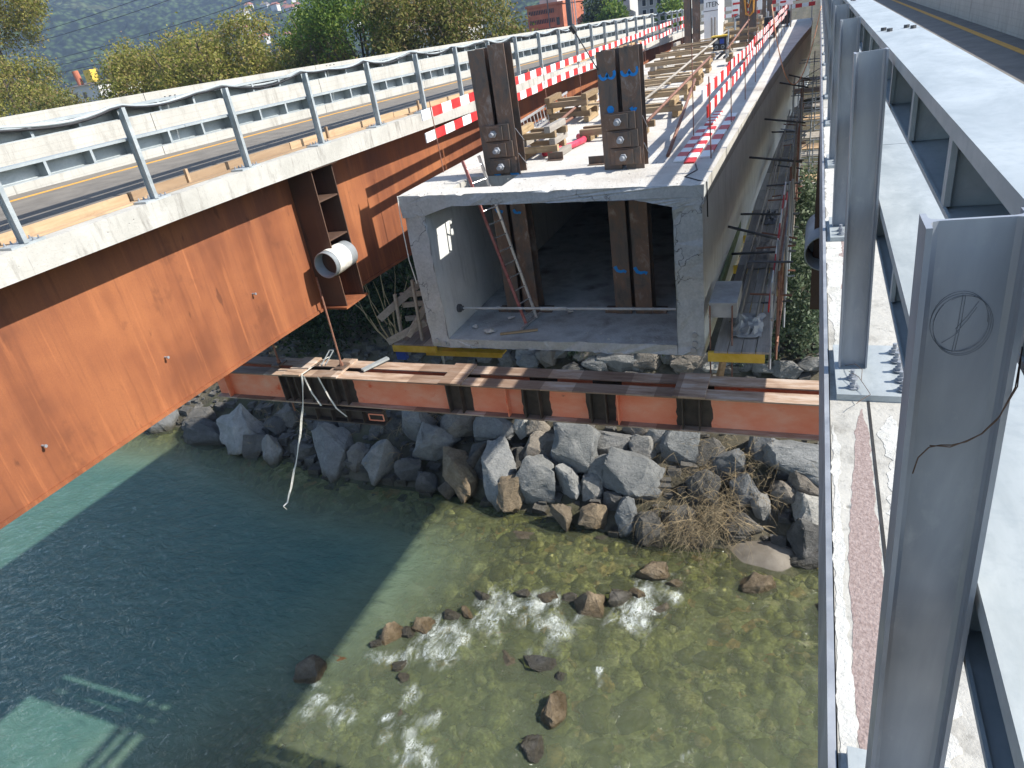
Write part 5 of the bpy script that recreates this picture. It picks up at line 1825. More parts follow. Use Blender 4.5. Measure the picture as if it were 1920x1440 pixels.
# ================================================================ boulders
BANK = [(-29.72, 25.54, -18.99, 1.93, 2.34, -35, 'l'), (-32.38, 25.36, -19.3, 3.52, 1.44, 15, 'd'), (-28.3, 24.82, -19.23, 1.37, 1.22, 0, 'd'), (-26.85, 24.53, -19.25, 1.07, 1.55, 0, 'm'), (-22.38, 24.34, -18.96, 1.56, 2.83, -20, 'm'), (-20.86, 24.2, -18.9, 1.0, 1.39, 0, 'b'), (-23.76, 25.57, -18.46, 1.46, 1.9, -20, 'd'), (-19.38, 24.26, -18.75, 1.53, 2.29, 10, 'm'), (-18.3, 25.83, -17.87, 1.88, 1.82, 20, 'm'), (-16.6, 25.03, -18.13, 1.87, 1.66, 10, 'm'), (-15.64, 26.04, -17.54, 1.5, 1.34, 0, 'b'), (-19.98, 26.04, -17.91, 1.41, 1.13, 10, 'd'), (-14.74, 23.63, -18.67, 1.15, 2.42, -35, 's'), (-13.58, 25.68, -17.54, 1.77, 1.3, 25, 'm'), (-12.1, 26.04, -17.24, 0.77, 1.18, 0, 'l'), (-12.59, 23.62, -18.49, 1.44, 2.88, -18, 'l'), (-27.08, 26.68, -18.19, 1.39, 1.23, 0, 'd'), (-34.26, 26.38, -18.95, 1.65, 1.52, 0, 'd'), (-27.55, 25.97, -18.59, 1.23, 1.11, 0, 'd'), (-37.24, 26.39, -19.2, 1.7, 1.56, 10, 'm'), (-10.86, 24.92, -17.79, 1.29, 1.24, 0, 'b'), (-9.27, 25.32, -17.59, 2.06, 2.26, -20, 'g'), (-7.51, 25.42, -17.54, 1.59, 1.11, 15, 'm'), (-6.21, 25.34, -17.58, 0.99, 1.09, 0, 'm'), (-5.66, 25.7, -17.4, 0.85, 1.18, 0, 'm'), (-4.6, 25.48, -17.51, 1.4, 1.72, 0, 'g'), (-7.95, 24.04, -18.23, 0.85, 1.84, 15, 'm'), (-6.3, 24.02, -18.24, 2.27, 1.62, 18, 'g'), (-10.63, 23.43, -18.53, 1.59, 1.88, 5, 'g'), (-9.16, 23.63, -18.43, 1.05, 1.43, 0, 'l'), (-8.13, 23.43, -18.53, 0.84, 1.17, 0, 'm'), (-6.55, 22.39, -19.05, 0.99, 1.53, -8, 'g'), (-9.2, 21.94, -19.28, 0.83, 0.97, 0, 's'), (-7.81, 22.24, -19.13, 0.91, 0.91, 0, 's'), (-5.32, 22.05, -19.23, 1.1, 1.32, 0, 'd'), (0.13, 25.27, -17.62, 2.51, 1.61, 10, 'l'), (-1.34, 25.86, -17.32, 0.9, 1.03, 20, 'm'), (0.57, 24.32, -18.09, 1.59, 1.1, 20, 'b'), (0.73, 23.37, -18.57, 1.12, 1.45, -15, 'l'), (-1.15, 23.39, -18.55, 0.68, 0.94, 0, 'm'), (-1.83, 23.95, -18.27, 1.09, 1.2, 0, 'm'), (-11.13, 25.89, -17.3, 1.27, 0.81, 0, 'b'), (-10.15, 26.02, -17.24, 0.91, 0.75, 0, 'm'), (-6.62, 26.14, -17.18, 1.21, 0.68, 0, 'b'), (-3.38, 25.49, -17.5, 1.15, 1.38, 0, 'd'), (-2.56, 24.99, -17.76, 1.35, 1.24, 0, 'm'), (-3.42, 24.0, -18.25, 1.23, 1.34, 0, 'd'), (0.71, 22.41, -19.04, 1.43, 1.22, 20, 'd'), (0.61, 21.69, -19.41, 2.01, 0.52, -15, 'd'), (-11.73, 22.76, -18.87, 0.97, 1.45, -10, 's'), (-24.56, 24.51, -19.06, 1.05, 0.93, 0, 'd'), (-22.31, 26.03, -18.11, 1.28, 1.04, 0, 'd'), (-20.53, 24.58, -18.69, 0.78, 0.83, 0, 'd'), (-17.58, 23.81, -18.82, 1.17, 1.01, 0, 'd'), (-16.4, 23.19, -19.03, 0.93, 0.83, 0, 'd'), (-3.88, 22.54, -18.98, 1.31, 1.09, 0, 'd'), (-1.82, 22.69, -18.9, 1.27, 0.85, 0, 'd'), (-0.31, 24.01, -18.24, 0.85, 0.77, 0, 'b'), (-13.93, 24.42, -18.2, 0.92, 1.54, 0, 'd'), (-11.72, 24.49, -18.01, 0.75, 0.9, 0, 'd'), (-9.86, 24.41, -18.04, 0.73, 0.73, 0, 'd'), (-7.09, 23.04, -18.73, 0.78, 0.69, 0, 'd'), (-13.13, 29.89, -15.4, 1.05, 0.67, 0, 'm'), (-12.88, 29.35, -15.65, 0.99, 0.66, 0, 'm'), (-12.05, 29.53, -15.49, 1.09, 0.82, 0, 'b'), (-11.36, 29.86, -15.32, 0.76, 0.6, 0, 'm'), (-9.59, 29.86, -15.32, 1.33, 0.69, 0, 'b'), (-9.28, 29.35, -15.58, 1.16, 0.63, 0, 'm'), (-8.09, 29.57, -15.46, 1.93, 0.99, 5, 'm'), (-6.8, 29.68, -15.41, 1.39, 0.88, 0, 'b'), (-5.75, 29.84, -15.33, 0.92, 0.66, 0, 'm'), (-4.74, 29.71, -15.39, 1.61, 1.06, 0, 'b'), (-3.51, 29.6, -15.45, 1.24, 0.89, 0, 'l'), (-2.42, 29.76, -15.37, 1.37, 0.74, 0, 'm'), (-1.41, 29.64, -15.43, 1.06, 0.63, 0, 'm'), (-0.44, 29.42, -15.54, 1.05, 0.67, 0, 'm'), (-10.41, 29.24, -15.63, 0.91, 0.53, 0, 'd'), (-14.2, 29.69, -15.59, 1.01, 0.67, 0, 'd'), (-15.56, 30.0, -15.55, 1.03, 0.63, 0, 'd'), (0.47, 29.72, -15.39, 1.04, 0.71, 0, 'm')]
RIV = [(-6.77, 17.75, -19.5, 1.47, 1.39, 0, 's'), (-0.99, 20.1, -19.5, 1.33, 0.9, 0, 's'), (-13.52, 14.64, -19.5, 1.11, 0.99, 0, 's'), (-11.16, 16.4, -19.5, 0.65, 0.57, 0, 's'), (-12.55, 15.39, -19.5, 1.04, 0.76, 0, 's'), (-15.67, 12.47, -19.5, 1.07, 1.19, 0, 's'), (-4.88, 19.96, -19.5, 1.44, 0.91, 0, 's'), (-5.72, 18.26, -19.5, 0.91, 0.79, 0, 'd'), (-8.37, 17.85, -19.5, 0.94, 0.61, 0, 's'), (-7.59, 14.8, -19.5, 1.42, 0.62, 0, 'd'), (-8.9, 14.7, -19.5, 1.11, 0.82, 0, 'b'), (-6.67, 13.26, -19.5, 0.78, 1.36, 0, 's'), (1.12, 19.41, -19.5, 0.63, 0.85, 0, 's'), (-12.57, 13.56, -19.5, 0.57, 0.61, 0, 'd'), (-4.19, 18.22, -19.5, 0.7, 0.58, 0, 'b'), (-10.9, 17.21, -19.5, 0.83, 0.54, 0, 'd'), (-11.68, 11.81, -19.5, 0.81, 0.63, 0, 'b'), (-6.9, 11.86, -19.5, 0.81, 0.97, 0, 'd'), (-15.01, 13.21, -19.5, 0.78, 0.27, 0, 'o'), (-6.9, 14.55, -19.5, 0.43, 0.43, 0, 'd'), (-10.78, 21.05, -19.5, 1.38, 0.69, 0, 'b'), (-13.05, 14.95, -19.5, 0.7, 0.5, 0, 'd'), (-11.75, 16.05, -19.5, 0.8, 0.5, 0, 'd'), (-9.55, 17.75, -19.5, 0.9, 0.45, 0, 'd'), (-7.6, 17.95, -19.5, 0.6, 0.5, 0, 'd'), (-13.9, 14.2, -19.5, 0.6, 0.5, 0, 'd'), (-12.2, 13.1, -19.5, 0.5, 0.4, 0, 'd'), (-5.15, 18.75, -19.5, 0.7, 0.45, 0, 's'), (-3.9, 19.6, -19.5, 0.8, 0.5, 0, 's')]
TONE = {'m': 'grey', 'l': 'pale grey', 'g': 'blue-grey', 'b': 'brownish', 'd': 'dark', 's': 'rust-stained', 'o': 'orange'}
CAMR = Vector((RM[0][0], RM[1][0], RM[2][0]))
CAMU = Vector((-RM[0][1], -RM[1][1], -RM[2][1]))


def boulder(x, y, z, w, h, rot, tone, seed, label, group, pointy=False):
    """angular block: hull of jittered box corners, edges worn, faces chipped"""
    rg = np.random.default_rng(seed)
    bm = bmesh.new()
    n = 20
    for k in range(n):
        v = rg.normal(size=3)
        v /= np.max(np.abs(v)) ** 0.72 * np.linalg.norm(v) ** 0.28
        v *= rg.uniform(0.86, 1.05)
        if pointy and v[2] > 0:
            v[0] *= 1 - 0.75 * v[2]
            v[1] *= 1 - 0.75 * v[2]
        bm.verts.new(v)
    bmesh.ops.convex_hull(bm, input=bm.verts)
    for v in [q for q in bm.verts if not q.link_faces]:
        bm.verts.remove(v)
    bmesh.ops.bevel(bm, geom=list(bm.edges), offset=0.10, segments=2, affect='EDGES', profile=0.6, clamp_overlap=True)
    bmesh.ops.triangulate(bm, faces=bm.faces)
    bmesh.ops.subdivide_edges(bm, edges=list(bm.edges), cuts=3, use_grid_fill=True)
    off = rg.uniform(0, 50)
    th = math.radians(rot)
    ca, sa = math.cos(th), math.sin(th)
    # axes: across the bank, up the bank, out of the bank
    ax = Vector((1, 0, 0))
    up = Vector((0, 0.55, 0.83))
    nn = Vector((0, -0.83, 0.55))
    if z <= WL:
        up, nn = Vector((0, 1, 0)), Vector((0, 0, 1))
    dep = 0.5 * min(w, h) * rg.uniform(0.75, 1.1)
    if z <= WL:
        dep = (0.4 if tone in 'bo' else 0.55) * min(w, h)
    for v in bm.verts:
        p = v.co
        d = 1 + 0.13 * noise.fractal(Vector((p.x * 1.6 + off, p.y * 1.6, p.z * 1.6)), 1, 2, 3) + 0.06 * noise.fractal(Vector((p.x * 5 + off, p.y * 6, p.z * 6)), 1, 2, 3)
        p = p * d
        a, b = p.x * w * 0.52, p.y * h * 0.52
        a, b = a * ca + b * sa, -a * sa + b * ca
        v.co = ax * a + up * b + nn * p.z * dep
    me = bpy.data.meshes.new('boulder')
    bm.to_mesh(me)
    bm.free()
    for p in me.polygons:
        p.use_smooth = True
    if hasattr(me, 'set_sharp_from_angle'):
        me.set_sharp_from_angle(angle=math.radians(48))
    me.materials.append(M['rock_' + tone])
    o = link(me, 'boulder')
    o.location = (x, y, z)
    return tag(o, label, 'boulder', group)




def label_rows(items):
    rows = {}
    for i, b in enumerate(items):
        if b[1] > 28.5:
            r = 'in the row behind the banded beam'
        elif b[2] > -18.3:
            r = 'in the upper riprap below the banded beam'
        else:
            r = 'along the waterline of the bank'
        rows.setdefault((r, b[6]), []).append(i)
    out_ = {}
    for (r, t), ids in rows.items():
        ids.sort(key=lambda i: items[i][0])
        for n_, i in enumerate(ids):
            out_[i] = '%s %s boulder from the left %s' % (ORD[n_], TONE[t], r)
    return out_


labs = label_rows(BANK)
for i, b in enumerate(BANK):
    z = b[2] + (0.15 if b[6] != 'd' else 0.0)
    boulder(b[0], b[1], z, b[3] * 1.2, b[4] * 1.2, b[5], b[6], 100 + i, labs[i], 'riprap boulders on the bank')
RL = ['pointed rust-stained rock standing in the rapids', 'flat-topped brown rock in the water near the right bridge', 'rust-stained rock at the left end of the rapids', 'small pale-topped rock in the rapids left of centre', 'low brown rock in the rapids beside the left foam', 'half-sunk dark brown rock at the shadow edge on the left', 'broken reddish rock under the dry brush', 'dark wet rock touching the pointed rock in the rapids', 'flat rock awash left of the pointed rock', 'flat black rock awash below the rapids', 'sunken brownish rock left of the flat black rock', 'long upright rust-streaked rock near the bottom centre', 'brown rock half hidden by the right bridge edge', 'small dark rock below the left foam', 'low brownish rock right of the pointed rock', 'dark rock awash at the top of the widest foam', 'sunken brownish rock near the bottom left foam', 'sunken dark rock at the very bottom centre', 'orange flat stone beside the half-sunk rock', 'tiny black rock right of the flat black rock', 'sunken brownish slab close to the bank', 'dark wet stone right of the rock at the left end of the rapids', 'dark wet stone above the left foam, left of the pale-topped rock', 'dark wet stone in the gap between the two widest foam patches', 'dark wet stone hugging the left side of the pointed rock', 'dark wet stone just below the leftmost rapids rock', 'dark wet stone alone below the left end of the rapids', 'small brown stone between the pointed rock and the reddish rock', 'brown stone at the right end of the rapids under the brush']
for i, b in enumerate(RIV):
    boulder(b[0], b[1], b[2] - (0.22 if 'sunken' in RL[i] else 0.08), b[3], b[4], b[5], b[6], 300 + i, RL[i], 'rocks in the river', pointy=(i == 0))
# smaller stones wedged between the boulders and lying on the bank
rg = np.random.default_rng(8)
mbs = MB()
for _ in range(1500):
    x = rg.uniform(-40, 3)
    y = shore(x) + rg.uniform(-0.8, 9.5)
    z = ground_full(x, y) + 0.03
    s_ = 0.10 + 0.32 * rg.random() ** 2.5
    vs = []
    for k in range(8):
        sx, sy, sz = (1 if k & 1 else -1), (1 if k & 2 else -1), (1 if k & 4 else -1)
        vs.append((x + s_ * sx * rg.uniform(0.5, 1.1), y + s_ * sy * rg.uniform(0.4, 1.0), z + s_ * sz * rg.uniform(0.3, 0.8)))
    mbs.add(vs, [(0, 2, 3, 1), (4, 5, 7, 6), (0, 1, 5, 4), (2, 6, 7, 3), (0, 4, 6, 2), (1, 3, 7, 5)])
tag(mbs.build('bank_stones', M['rock_d'], fix=False), 'small dark stones filling the gaps of the riprap', 'stones', kind='stuff')
tag(MB().tube([(-15.4, 22.9, -19.35), (-14.6, 23.6, -18.7), (-13.9, 24.3, -17.9), (-13.6, 24.7, -17.5)], [0.42, 0.36, 0.25, 0.12], 10).build('drift_log', M['bark'], smooth=True), 'broken mossy log leaning on the bank at the shadow edge', 'log')


# ================================================================ dry brush on the bank
def brush(name, label, cx, cy, cz, spread, n, seed, length, rad, mat):
    rg = np.random.default_rng(seed)
    mb = MB()
    for k in range(n):
        a = rg.normal(0, 1.0, 2) * spread
        p = Vector((cx + a[0], cy + a[1] * 0.6, cz + 0.25 * a[1]))
        d = Vector((rg.normal(0, 0.6), -0.55 + rg.normal(0, 0.5), 0.35 + rg.normal(0, 0.4))).normalized()
        L = length * rg.uniform(0.4, 1.2)
        pts = [p.copy()]
        for j in range(6):
            d = (d + Vector((rg.normal(0, .22), rg.normal(0, .18), rg.normal(0, .18) - 0.16))).normalized()
            p = p + d * (L / 6)
            pts.append(p.copy())
        r0 = rad * rg.uniform(0.6, 1.4)
        mb.tube(pts, [r0 * (1 - 0.13 * j) for j in range(7)], 3, False)
        for _ in range(6):
            j = rg.integers(1, 6)
            q = pts[j]
            e = (d + Vector(rg.normal(0, 0.55, 3))).normalized()
            mb.tube([q, q + e * L * 0.16, q + e * L * 0.3 + Vector((0, 0, -0.05 * L))], [r0 * 0.6, r0 * 0.45, r0 * 0.25], 3, False)
    return tag(mb.build(name, M[mat], fix=False), label, 'brush', kind='stuff')


brush('dry_brush', 'tangle of dry yellowish branches hanging into the water', -3.4, 22.6, -18.45, 0.85, 170, 1, 2.0, 0.0095, 'twig')
brush('dry_brush', 'upper tangle of dry grey-green twigs on the boulders right of centre', -2.6, 24.6, -17.6, 1.2, 130, 2, 1.6, 0.009, 'twig')
brush('dry_brush', 'thin dead twigs in the dark gap between the left boulders', -17.6, 26.2, -17.7, 1.6, 60, 3, 1.2, 0.014, 'twig')
brush('dry_brush', 'dead twigs below the left end of the banded beam', -25.5, 27.4, -17.9, 2.2, 80, 4, 1.3, 0.016, 'twig')


# ================================================================ vegetation
def leaves(n, clumps, csize, lsize, seed, flat=0.0):
    """leaf quads gathered round clump centres"""
    rg = np.random.default_rng(seed)
    c = np.asarray(clumps)[rg.integers(0, len(clumps), n)]
    p = c + rg.normal(0, 1, (n, 3)) * csize
    u = rg.normal(0, 1, (n, 3))
    u /= np.linalg.norm(u, axis=1)[:, None]
    w = np.cross(u, rg.normal(0, 1, (n, 3)))
    w /= np.linalg.norm(w, axis=1)[:, None]
    s_ = lsize * rg.uniform(0.55, 1.25, (n, 1))
    v = np.stack([p - u * s_, p + w * s_ * 0.5 - u * s_ * 0.1, p + u * s_, p - w * s_ * 0.5 - u * s_ * 0.1], 1).reshape(-1, 3)
    q = np.arange(4 * n).reshape(-1, 4)
    return v, q


def crown_clumps(cx, cy, cz, rx, ry, rz, n, seed):
    rg = np.random.default_rng(seed)
    o = []
    lobes = []
    for _ in range(9):
        v = rg.normal(size=3)
        v /= np.linalg.norm(v)
        lobes.append((v, rg.uniform(0.75, 1.2)))
    while len(o) < n:
        v = rg.normal(size=3)
        v /= np.linalg.norm(v)
        r = rg.uniform(0.35, 1.0) ** 0.55
        k = 0.82 + 0.32 * max(0, max(float(v @ l) ** 3 * s_ for l, s_ in lobes))
        o.append((cx + v[0] * rx * r * k, cy + v[1] * ry * r * k, cz + v[2] * rz * r * k))
    return o


def tree(name, label, cx, cy, zg, ztop, rx, rz, mat, seed, n=38000, lsize=0.125, clump=0.45, cat='tree', nclump=230, group=None, limbs=9):
    t = thing(name, label, cat, (cx, cy, zg), group)
    rg = random.Random(seed)
    cz = ztop - rz
    tr = MB()
    fork = Vector((cx + rg.uniform(-.4, .4), cy, cz - rz * 0.45))
    tr.tube([(cx, cy, zg - 0.2), (cx + rg.uniform(-.3, .3), cy, (zg + fork.z) / 2), fork], [0.36, 0.28, 0.22], 9)
    for k in range(limbs):
        a = k * 2.4 + rg.random()
        e = Vector((cx + math.cos(a) * rx * 0.75, cy + math.sin(a) * rx * 0.75, cz + rg.uniform(-0.3, 0.85) * rz))
        mid = fork.lerp(e, 0.5) + Vector((rg.uniform(-.5, .5), rg.uniform(-.5, .5), 0.3))
        tr.tube([fork, mid, e], [0.16, 0.09, 0.03], 6)
        for j in range(3):
            f = mid.lerp(e, rg.random())
            tr.tube([f, f + Vector((rg.uniform(-1, 1), rg.uniform(-1, 1), rg.uniform(0.2, 1.2)))], [0.05, 0.015], 5)
    tr.build('trunk', M['bark'], t, smooth=True)
    v, q = leaves(n, crown_clumps(cx, cy, cz, rx, rx, rz, nclump, seed), clump, lsize, seed)
    link(fast_mesh('crown', v, q, [M[mat]]), 'crown', t)
    return t


TG = -8.5
G = 'trees beyond the left bridge'
tree('tree', 'yellow-green tree at the left end of the bushy row', -49.8, 46, TG, 3.0, 4.2, 6.4, 'leaf_yellow', 11, group=G)
tree('tree', 'tallest yellowing tree in the bushy row behind the left wall', -44.6, 46, TG, 3.6, 4.0, 6.8, 'leaf_yellow', 12, group=G)
tree('tree', 'yellowing tree at the right end of the bushy row', -39.4, 45, TG, 2.9, 4.6, 6.4, 'leaf_yellow', 13, group=G)
tree('tree', 'low brownish bush at the foot of the bushy row on the left', -59.0, 44, TG, -0.2, 2.6, 4.0, 'leaf_olive', 14, group=G)
tree('tree', 'green and yellow tree at the left picture edge', -65.5, 45, TG, 4.0, 5.2, 6.4, 'leaf_yellow', 15, group=G)
tree('tree', 'tall tree whose branch hangs in at the top left corner', -69.5, 49, TG, 13.2, 5.2, 4.2, 'leaf_yellow', 16, group=G)
tree('tree', 'bright green slender tree right of the yellow row', -36.0, 50, TG, 3.9, 2.9, 5.4, 'leaf_green', 17, n=24000, group=G)
tree('tree', 'dull olive bush between the slender green tree and the tall trees', -32.6, 46, TG, 1.6, 2.8, 4.8, 'leaf_olive', 18, n=24000, group=G)
tree('tree', 'tall green tree with dark forked branches showing', -29.5, 46, TG, 5.6, 3.5, 7.0, 'leaf_green', 19, n=22000, nclump=150, group=G, limbs=14)
tree('tree', 'large olive tree left of the brick building', -25.0, 47, TG, 5.0, 4.2, 7.0, 'leaf_olive', 20, n=38000, group=G)
tree('tree', 'dense olive tree next to the brick building', -20.2, 46, TG, 3.6, 3.6, 6.5, 'leaf_olive', 21, n=24000, group=G)
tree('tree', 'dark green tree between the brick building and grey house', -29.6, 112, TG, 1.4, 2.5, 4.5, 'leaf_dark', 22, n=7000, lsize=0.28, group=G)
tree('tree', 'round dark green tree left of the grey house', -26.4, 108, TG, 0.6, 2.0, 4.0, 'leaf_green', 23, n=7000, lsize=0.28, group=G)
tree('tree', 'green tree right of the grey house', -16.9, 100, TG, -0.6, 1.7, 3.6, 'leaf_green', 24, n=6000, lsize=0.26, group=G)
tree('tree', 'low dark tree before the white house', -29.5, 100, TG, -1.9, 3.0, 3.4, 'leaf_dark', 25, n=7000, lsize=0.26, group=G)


def shrub(name, label, cx, cy, cz, rx, ry, rz, mat, seed, n, lsize, cat='shrub', clump=0.3, nclump=120, group=None):
    t = thing(name, label, cat, (cx, cy, cz - rz), group)
    rg = random.Random(seed)
    st = MB()
    for k in range(9):
        a = rg.uniform(0, 6.28)
        e = (cx + math.cos(a) * rx * 0.7, cy + math.sin(a) * ry * 0.7, cz + rg.uniform(-0.2, 0.8) * rz)
        st.tube([(cx + rg.uniform(-.3, .3), cy, cz - rz * 1.1), ((cx + e[0]) / 2 + rg.uniform(-.3, .3), (cy + e[1]) / 2, cz - 0.2 * rz), e], [0.06, 0.045, 0.015], 5)
    st.build('stem', M['bark'], t)
    v, q = leaves(n, crown_clumps(cx, cy, cz, rx, ry, rz, nclump, seed), clump, lsize, seed)
    link(fast_mesh('foliage', v, q, [M[mat]]), 'foliage', t)
    return t


shrub('shrub', 'glossy grey-green shrub below the right platform', -0.1, 31.5, -12.9, 1.5, 2.0, 2.6, 'leaf_ivy', 31, 9000, 0.11)
shrub('shrub', 'taller grey-green shrub farther up the right gap', -0.3, 35.0, -10.6, 1.3, 1.2, 2.6, 'leaf_ivy', 32, 7000, 0.11)
shrub('shrub', 'small grey-green plant between boulders behind the banded beam', -10.2, 30.2, -14.9, 0.9, 0.6, 0.8, 'leaf_ivy', 33, 1500, 0.09, 'plant', 0.16, 40)
shrub('shrub', 'dark little plant behind the beam under the right of the box', -5.5, 30.2, -14.9, 0.9, 0.6, 0.7, 'leaf_dark', 34, 1400, 0.09, 'plant', 0.16, 40)
shrub('shrub', 'weedy plant at the foot of the right platform', -1.9, 29.9, -15.0, 1.0, 0.6, 0.5, 'leaf_ivy', 35, 1200, 0.08, 'plant', 0.14, 40)
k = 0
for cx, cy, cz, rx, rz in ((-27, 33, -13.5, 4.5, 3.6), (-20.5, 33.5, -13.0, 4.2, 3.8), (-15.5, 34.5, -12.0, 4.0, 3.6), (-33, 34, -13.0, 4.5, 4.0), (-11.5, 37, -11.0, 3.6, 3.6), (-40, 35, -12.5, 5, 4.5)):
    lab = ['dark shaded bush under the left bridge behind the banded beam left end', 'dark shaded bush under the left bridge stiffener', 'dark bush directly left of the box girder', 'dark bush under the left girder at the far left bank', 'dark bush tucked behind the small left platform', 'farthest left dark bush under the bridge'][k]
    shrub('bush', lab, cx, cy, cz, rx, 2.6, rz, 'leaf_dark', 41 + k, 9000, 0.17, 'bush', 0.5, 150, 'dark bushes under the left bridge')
    k += 1
# bare branches in the shade under the left bridge
for i, (x, y, z) in enumerate(((-15.5, 31.5, -13.6), (-21.5, 31.0, -14.0))):
    rg = random.Random(60 + i)
    mb = MB()
    for j in range(9):
        p = Vector((x + rg.uniform(-.4, .4), y, z - 2))
        pts = [p]
        d = Vector((rg.uniform(-.5, .5), rg.uniform(-.2, .2), 1)).normalized()
        for s_ in range(6):
            d = (d + Vector((rg.uniform(-.3, .3), rg.uniform(-.2, .2), 0))).normalized()
            p = p + d * 0.9
            pts.append(p)
        mb.tube(pts, [0.05, 0.045, 0.04, 0.03, 0.025, 0.018, 0.01], 5)
    tag(mb.build('bare_shrub', M['twig']), ['bare branched shrub left of the small platform', 'bare branched shrub behind the strap under the left bridge'][i], 'shrub')


# ================================================================ buildings beyond the left bridge
def house(name, label, x0, x1, y0, y1, z0, z1, wall, roof, wins, ridge=1.6, flat=False, group=None, cat='house'):
    t = thing(name, label, cat, ((x0 + x1) / 2, y0, z0), group)
    MB().box(x0, x1, y0, y1, z0, z1).build('wall', M[wall], t)
    r = MB()
    if flat:
        r.box(x0 - 0.3, x1 + 0.3, y0 - 0.3, y1 + 0.3, z1 + 0.003, z1 + 0.4)
    else:
        e = 0.5
        ym = (y0 + y1) / 2
        vs = [(x0 - e, y0 - e, z1), (x1 + e, y0 - e, z1), (x1 + e, y1 + e, z1), (x0 - e, y1 + e, z1), (x0 + 0.6, ym, z1 + ridge), (x1 - 0.6, ym, z1 + ridge)]
        r.add(vs, [(0, 1, 5, 4), (2, 3, 4, 5), (1, 2, 5), (3, 0, 4), (0, 3, 2, 1)])
    r.build('roof', M[roof], t)
    for (wx, wz, ww, wh) in wins:
        f = MB().box(wx - 0.08, wx + ww + 0.08, y0 - 0.05, y0 - 0.01, wz - 0.08, wz + wh + 0.08).build('window', M['house_white'], t)
        g = MB().box(wx, wx + ww, y0 - 0.08, y0 - 0.055, wz, wz + wh).build('pane', M['window'])
        attach(g, f)
    return t


bb = thing('brick_building', 'flat red brick block with rows of narrow slits behind the trees', 'building', (-40.5, 120, TG))
MB().box(-43.6, -37.6, 120, 132, TG, 1.35).build('wall', M['brick'], bb)
MB().box(-43.8, -37.4, 119.8, 132.2, 1.353, 1.7).build('parapet', M['brick'], bb)
MB().box(-42.0, -39.0, 122, 130, 1.703, 2.3).build('roof_unit', M['house_grey'], bb)
for r in range(3):
    z = 0.25 - r * 1.35
    mb = MB()
    for k in range(15):
        x = -43.3 + k * 0.29
        mb.box(x, x + 0.15, 119.93, 119.99, z, z + 0.62)
    mb.build('window_row', M['window'], bb)
MB().box(-38.75, -38.25, 119.93, 119.99, -1.6, -0.5).build('doorway', M['window'], bb)
MB().box(-43.0, -39.2, 117, 119.9, TG, -2.2).build('annex', M['brick'], bb)
mast = thing('steel_mast', 'dark grey mast standing right of the brick building', 'mast', (-32.0, 105, TG))
MB().box(-32.4, -31.8, 105, 105.6, TG, 9).build('shaft', M['dark_grey'], mast)
MB().tube([(-31.5, 105.2, TG), (-31.5, 105.2, 9)], 0.07, 8).build('conduit', M['galv'], mast)
MB().tube([(-31.1, 105.2, TG), (-31.1, 105.2, 9)], 0.07, 8).build('conduit', M['galv'], mast)
lp_ = thing('street_lamp', 'thin lamp post in front of the brick building', 'lamp', (-35.0, 105, TG))
MB().tube([(-35.0, 105, TG), (-35.0, 105, 6)], [0.10, 0.07], 8).build('post', M['dark_grey'], lp_)
house('house', 'white house with grey gable between the mast and dark trees', -33.6, -28.6, 128, 138, TG, 1.8, 'house_white', 'slate_roof', [(-32.8, 0.2, 0.7, 0.9), (-31.2, 0.2, 0.7, 0.9), (-29.9, 0.2, 0.7, 0.9), (-31.2, -1.7, 0.7, 0.9)], 1.8)
gw = [(-25.3 + k * 1.15, zz, 0.55, 0.85) for k in range(6) for zz in (-0.9, -2.3, -3.7)]
house('house', 'long grey house with a row of windows and hipped brown roof', -26.0, -18.3, 122, 132, TG, 0.25, 'house_grey', 'slate_roof', gw, 1.7)
house('house', 'low house with pale brown roof in front of the grey house', -25.2, -21.6, 104, 111, TG, -3.6, 'house_white', 'tile_roof', [(-24.6, -4.9, 0.5, 0.6)], 1.5)
house('house', 'pale house showing between the tall trees', -52, -44, 92, 102, TG, 0.6, 'house_white', 'slate_roof', [(-50.5, -1.3, 0.9, 1.1), (-47.8, -1.3, 0.9, 1.1)], 2.0)
ch = house('house', 'pale pink house with an orange chimney above the left wall', -128, -120, 100, 110, TG, 0.9, 'house_white', 'slate_roof', [(-127, -1.4, 0.9, 1.2), (-124.5, -1.4, 0.9, 1.2)], 0.5)
MB().tube([(-125.3, 101, 1.0), (-125.6, 101, 3.4)], 0.55, 14).build('chimney', M['brick'], ch)
MB().box(-123.6, -121.9, 101, 102.4, 1.2, 3.3).build('vent_cowl', M['yellow'], ch)
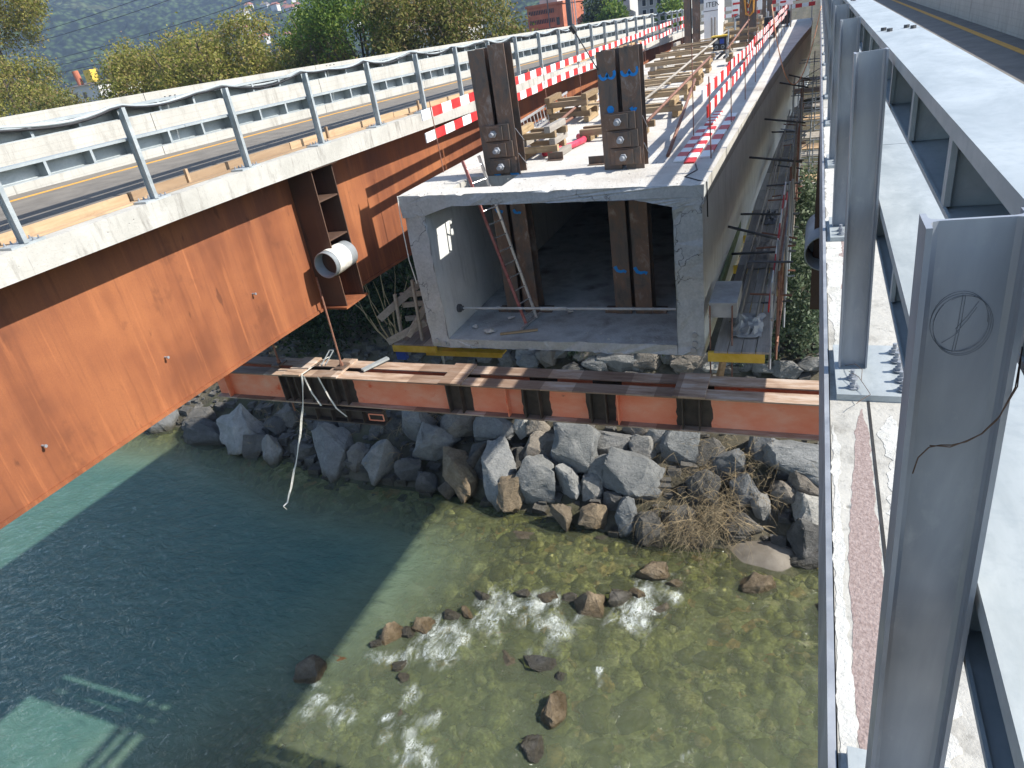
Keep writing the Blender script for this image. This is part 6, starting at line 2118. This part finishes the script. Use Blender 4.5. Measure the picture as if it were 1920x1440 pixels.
# houses strewn over the far hillside
rg = random.Random(90)
HG = 'houses on the far hillside'
proto = None
cnt = 0
spots = []
while cnt < 34:
    az = math.radians(rg.uniform(-42, -35.5)) if cnt < 26 else math.radians(rg.uniform(-36, -20))
    r = rg.uniform(680, 1250)
    spots.append((az, r))
    cnt += 1
for i, (az, r) in enumerate(spots):
    x, y = r * math.sin(az), r * math.cos(az)
    z = hill_h(az, r) + 3.0
    w_, d_, h_ = rg.uniform(5, 10), rg.uniform(5, 8), rg.uniform(1.5, 3.5)
    t = thing('hillside_house', ['small white house with clay roof on the far forested slope', 'small pale house with grey roof on the far forested slope'][i % 3 == 0], 'house', (x, y, z), HG)
    MB().box(x, x + w_, y, y + d_, z - 5, z + h_).build('wall', M['house_white'], t)
    e = 0.6
    MB().add([(x - e, y - e, z + h_), (x + w_ + e, y - e, z + h_), (x + w_ + e, y + d_ + e, z + h_), (x - e, y + d_ + e, z + h_), (x + 1, y + d_ / 2, z + h_ + 2.4), (x + w_ - 1, y + d_ / 2, z + h_ + 2.4)],
             [(0, 1, 5, 4), (2, 3, 4, 5), (1, 2, 5), (3, 0, 4), (0, 3, 2, 1)]).build('roof', M['slate_roof'] if i % 3 == 0 else M['tile_roof'], t)
# power lines in front of the hill
lines = [((-150, 112, 11.5), (-40, 112, 22.0)), ((-150, 112, 10.0), (-40, 112, 20.0)), ((-150, 112, 6.4), (-40, 112, 15.2)), ((-150, 112, 5.2), (-40, 112, 13.4)), ((-150, 112, 3.9), (-40, 112, 11.6))]
for i, (a, b) in enumerate(lines):
    pts = []
    for k in range(21):
        t = k / 20
        pts.append((a[0] + (b[0] - a[0]) * t, a[1] + (b[1] - a[1]) * t, a[2] + (b[2] - a[2]) * t - 1.6 * 4 * t * (1 - t)))
    tag(MB().tube(pts, 0.05, 5).build('power_line', M['black']), '%s thin power line from the top crossing before the hillside' % ORD[i], 'cable', 'power lines')

# ================================================================ haze
hz = MB().box(-2700, 950, -260, 3300, -27, 400).build('haze', None)
hz.data.materials.clear()
hm = bpy.data.materials.new('valley_haze')
hm.use_nodes = True
hm.node_tree.nodes.clear()
ho = hm.node_tree.nodes.new('ShaderNodeOutputMaterial')
pv = hm.node_tree.nodes.new('ShaderNodeVolumePrincipled')
pv.inputs['Color'].default_value = (0.44, 0.58, 0.88, 1)
pv.inputs['Density'].default_value = 0.0003
pv.inputs['Anisotropy'].default_value = 0.0
hm.node_tree.links.new(pv.outputs[0], ho.inputs['Volume'])
hz.data.materials.append(hm)
tag(hz, kind='stuff')
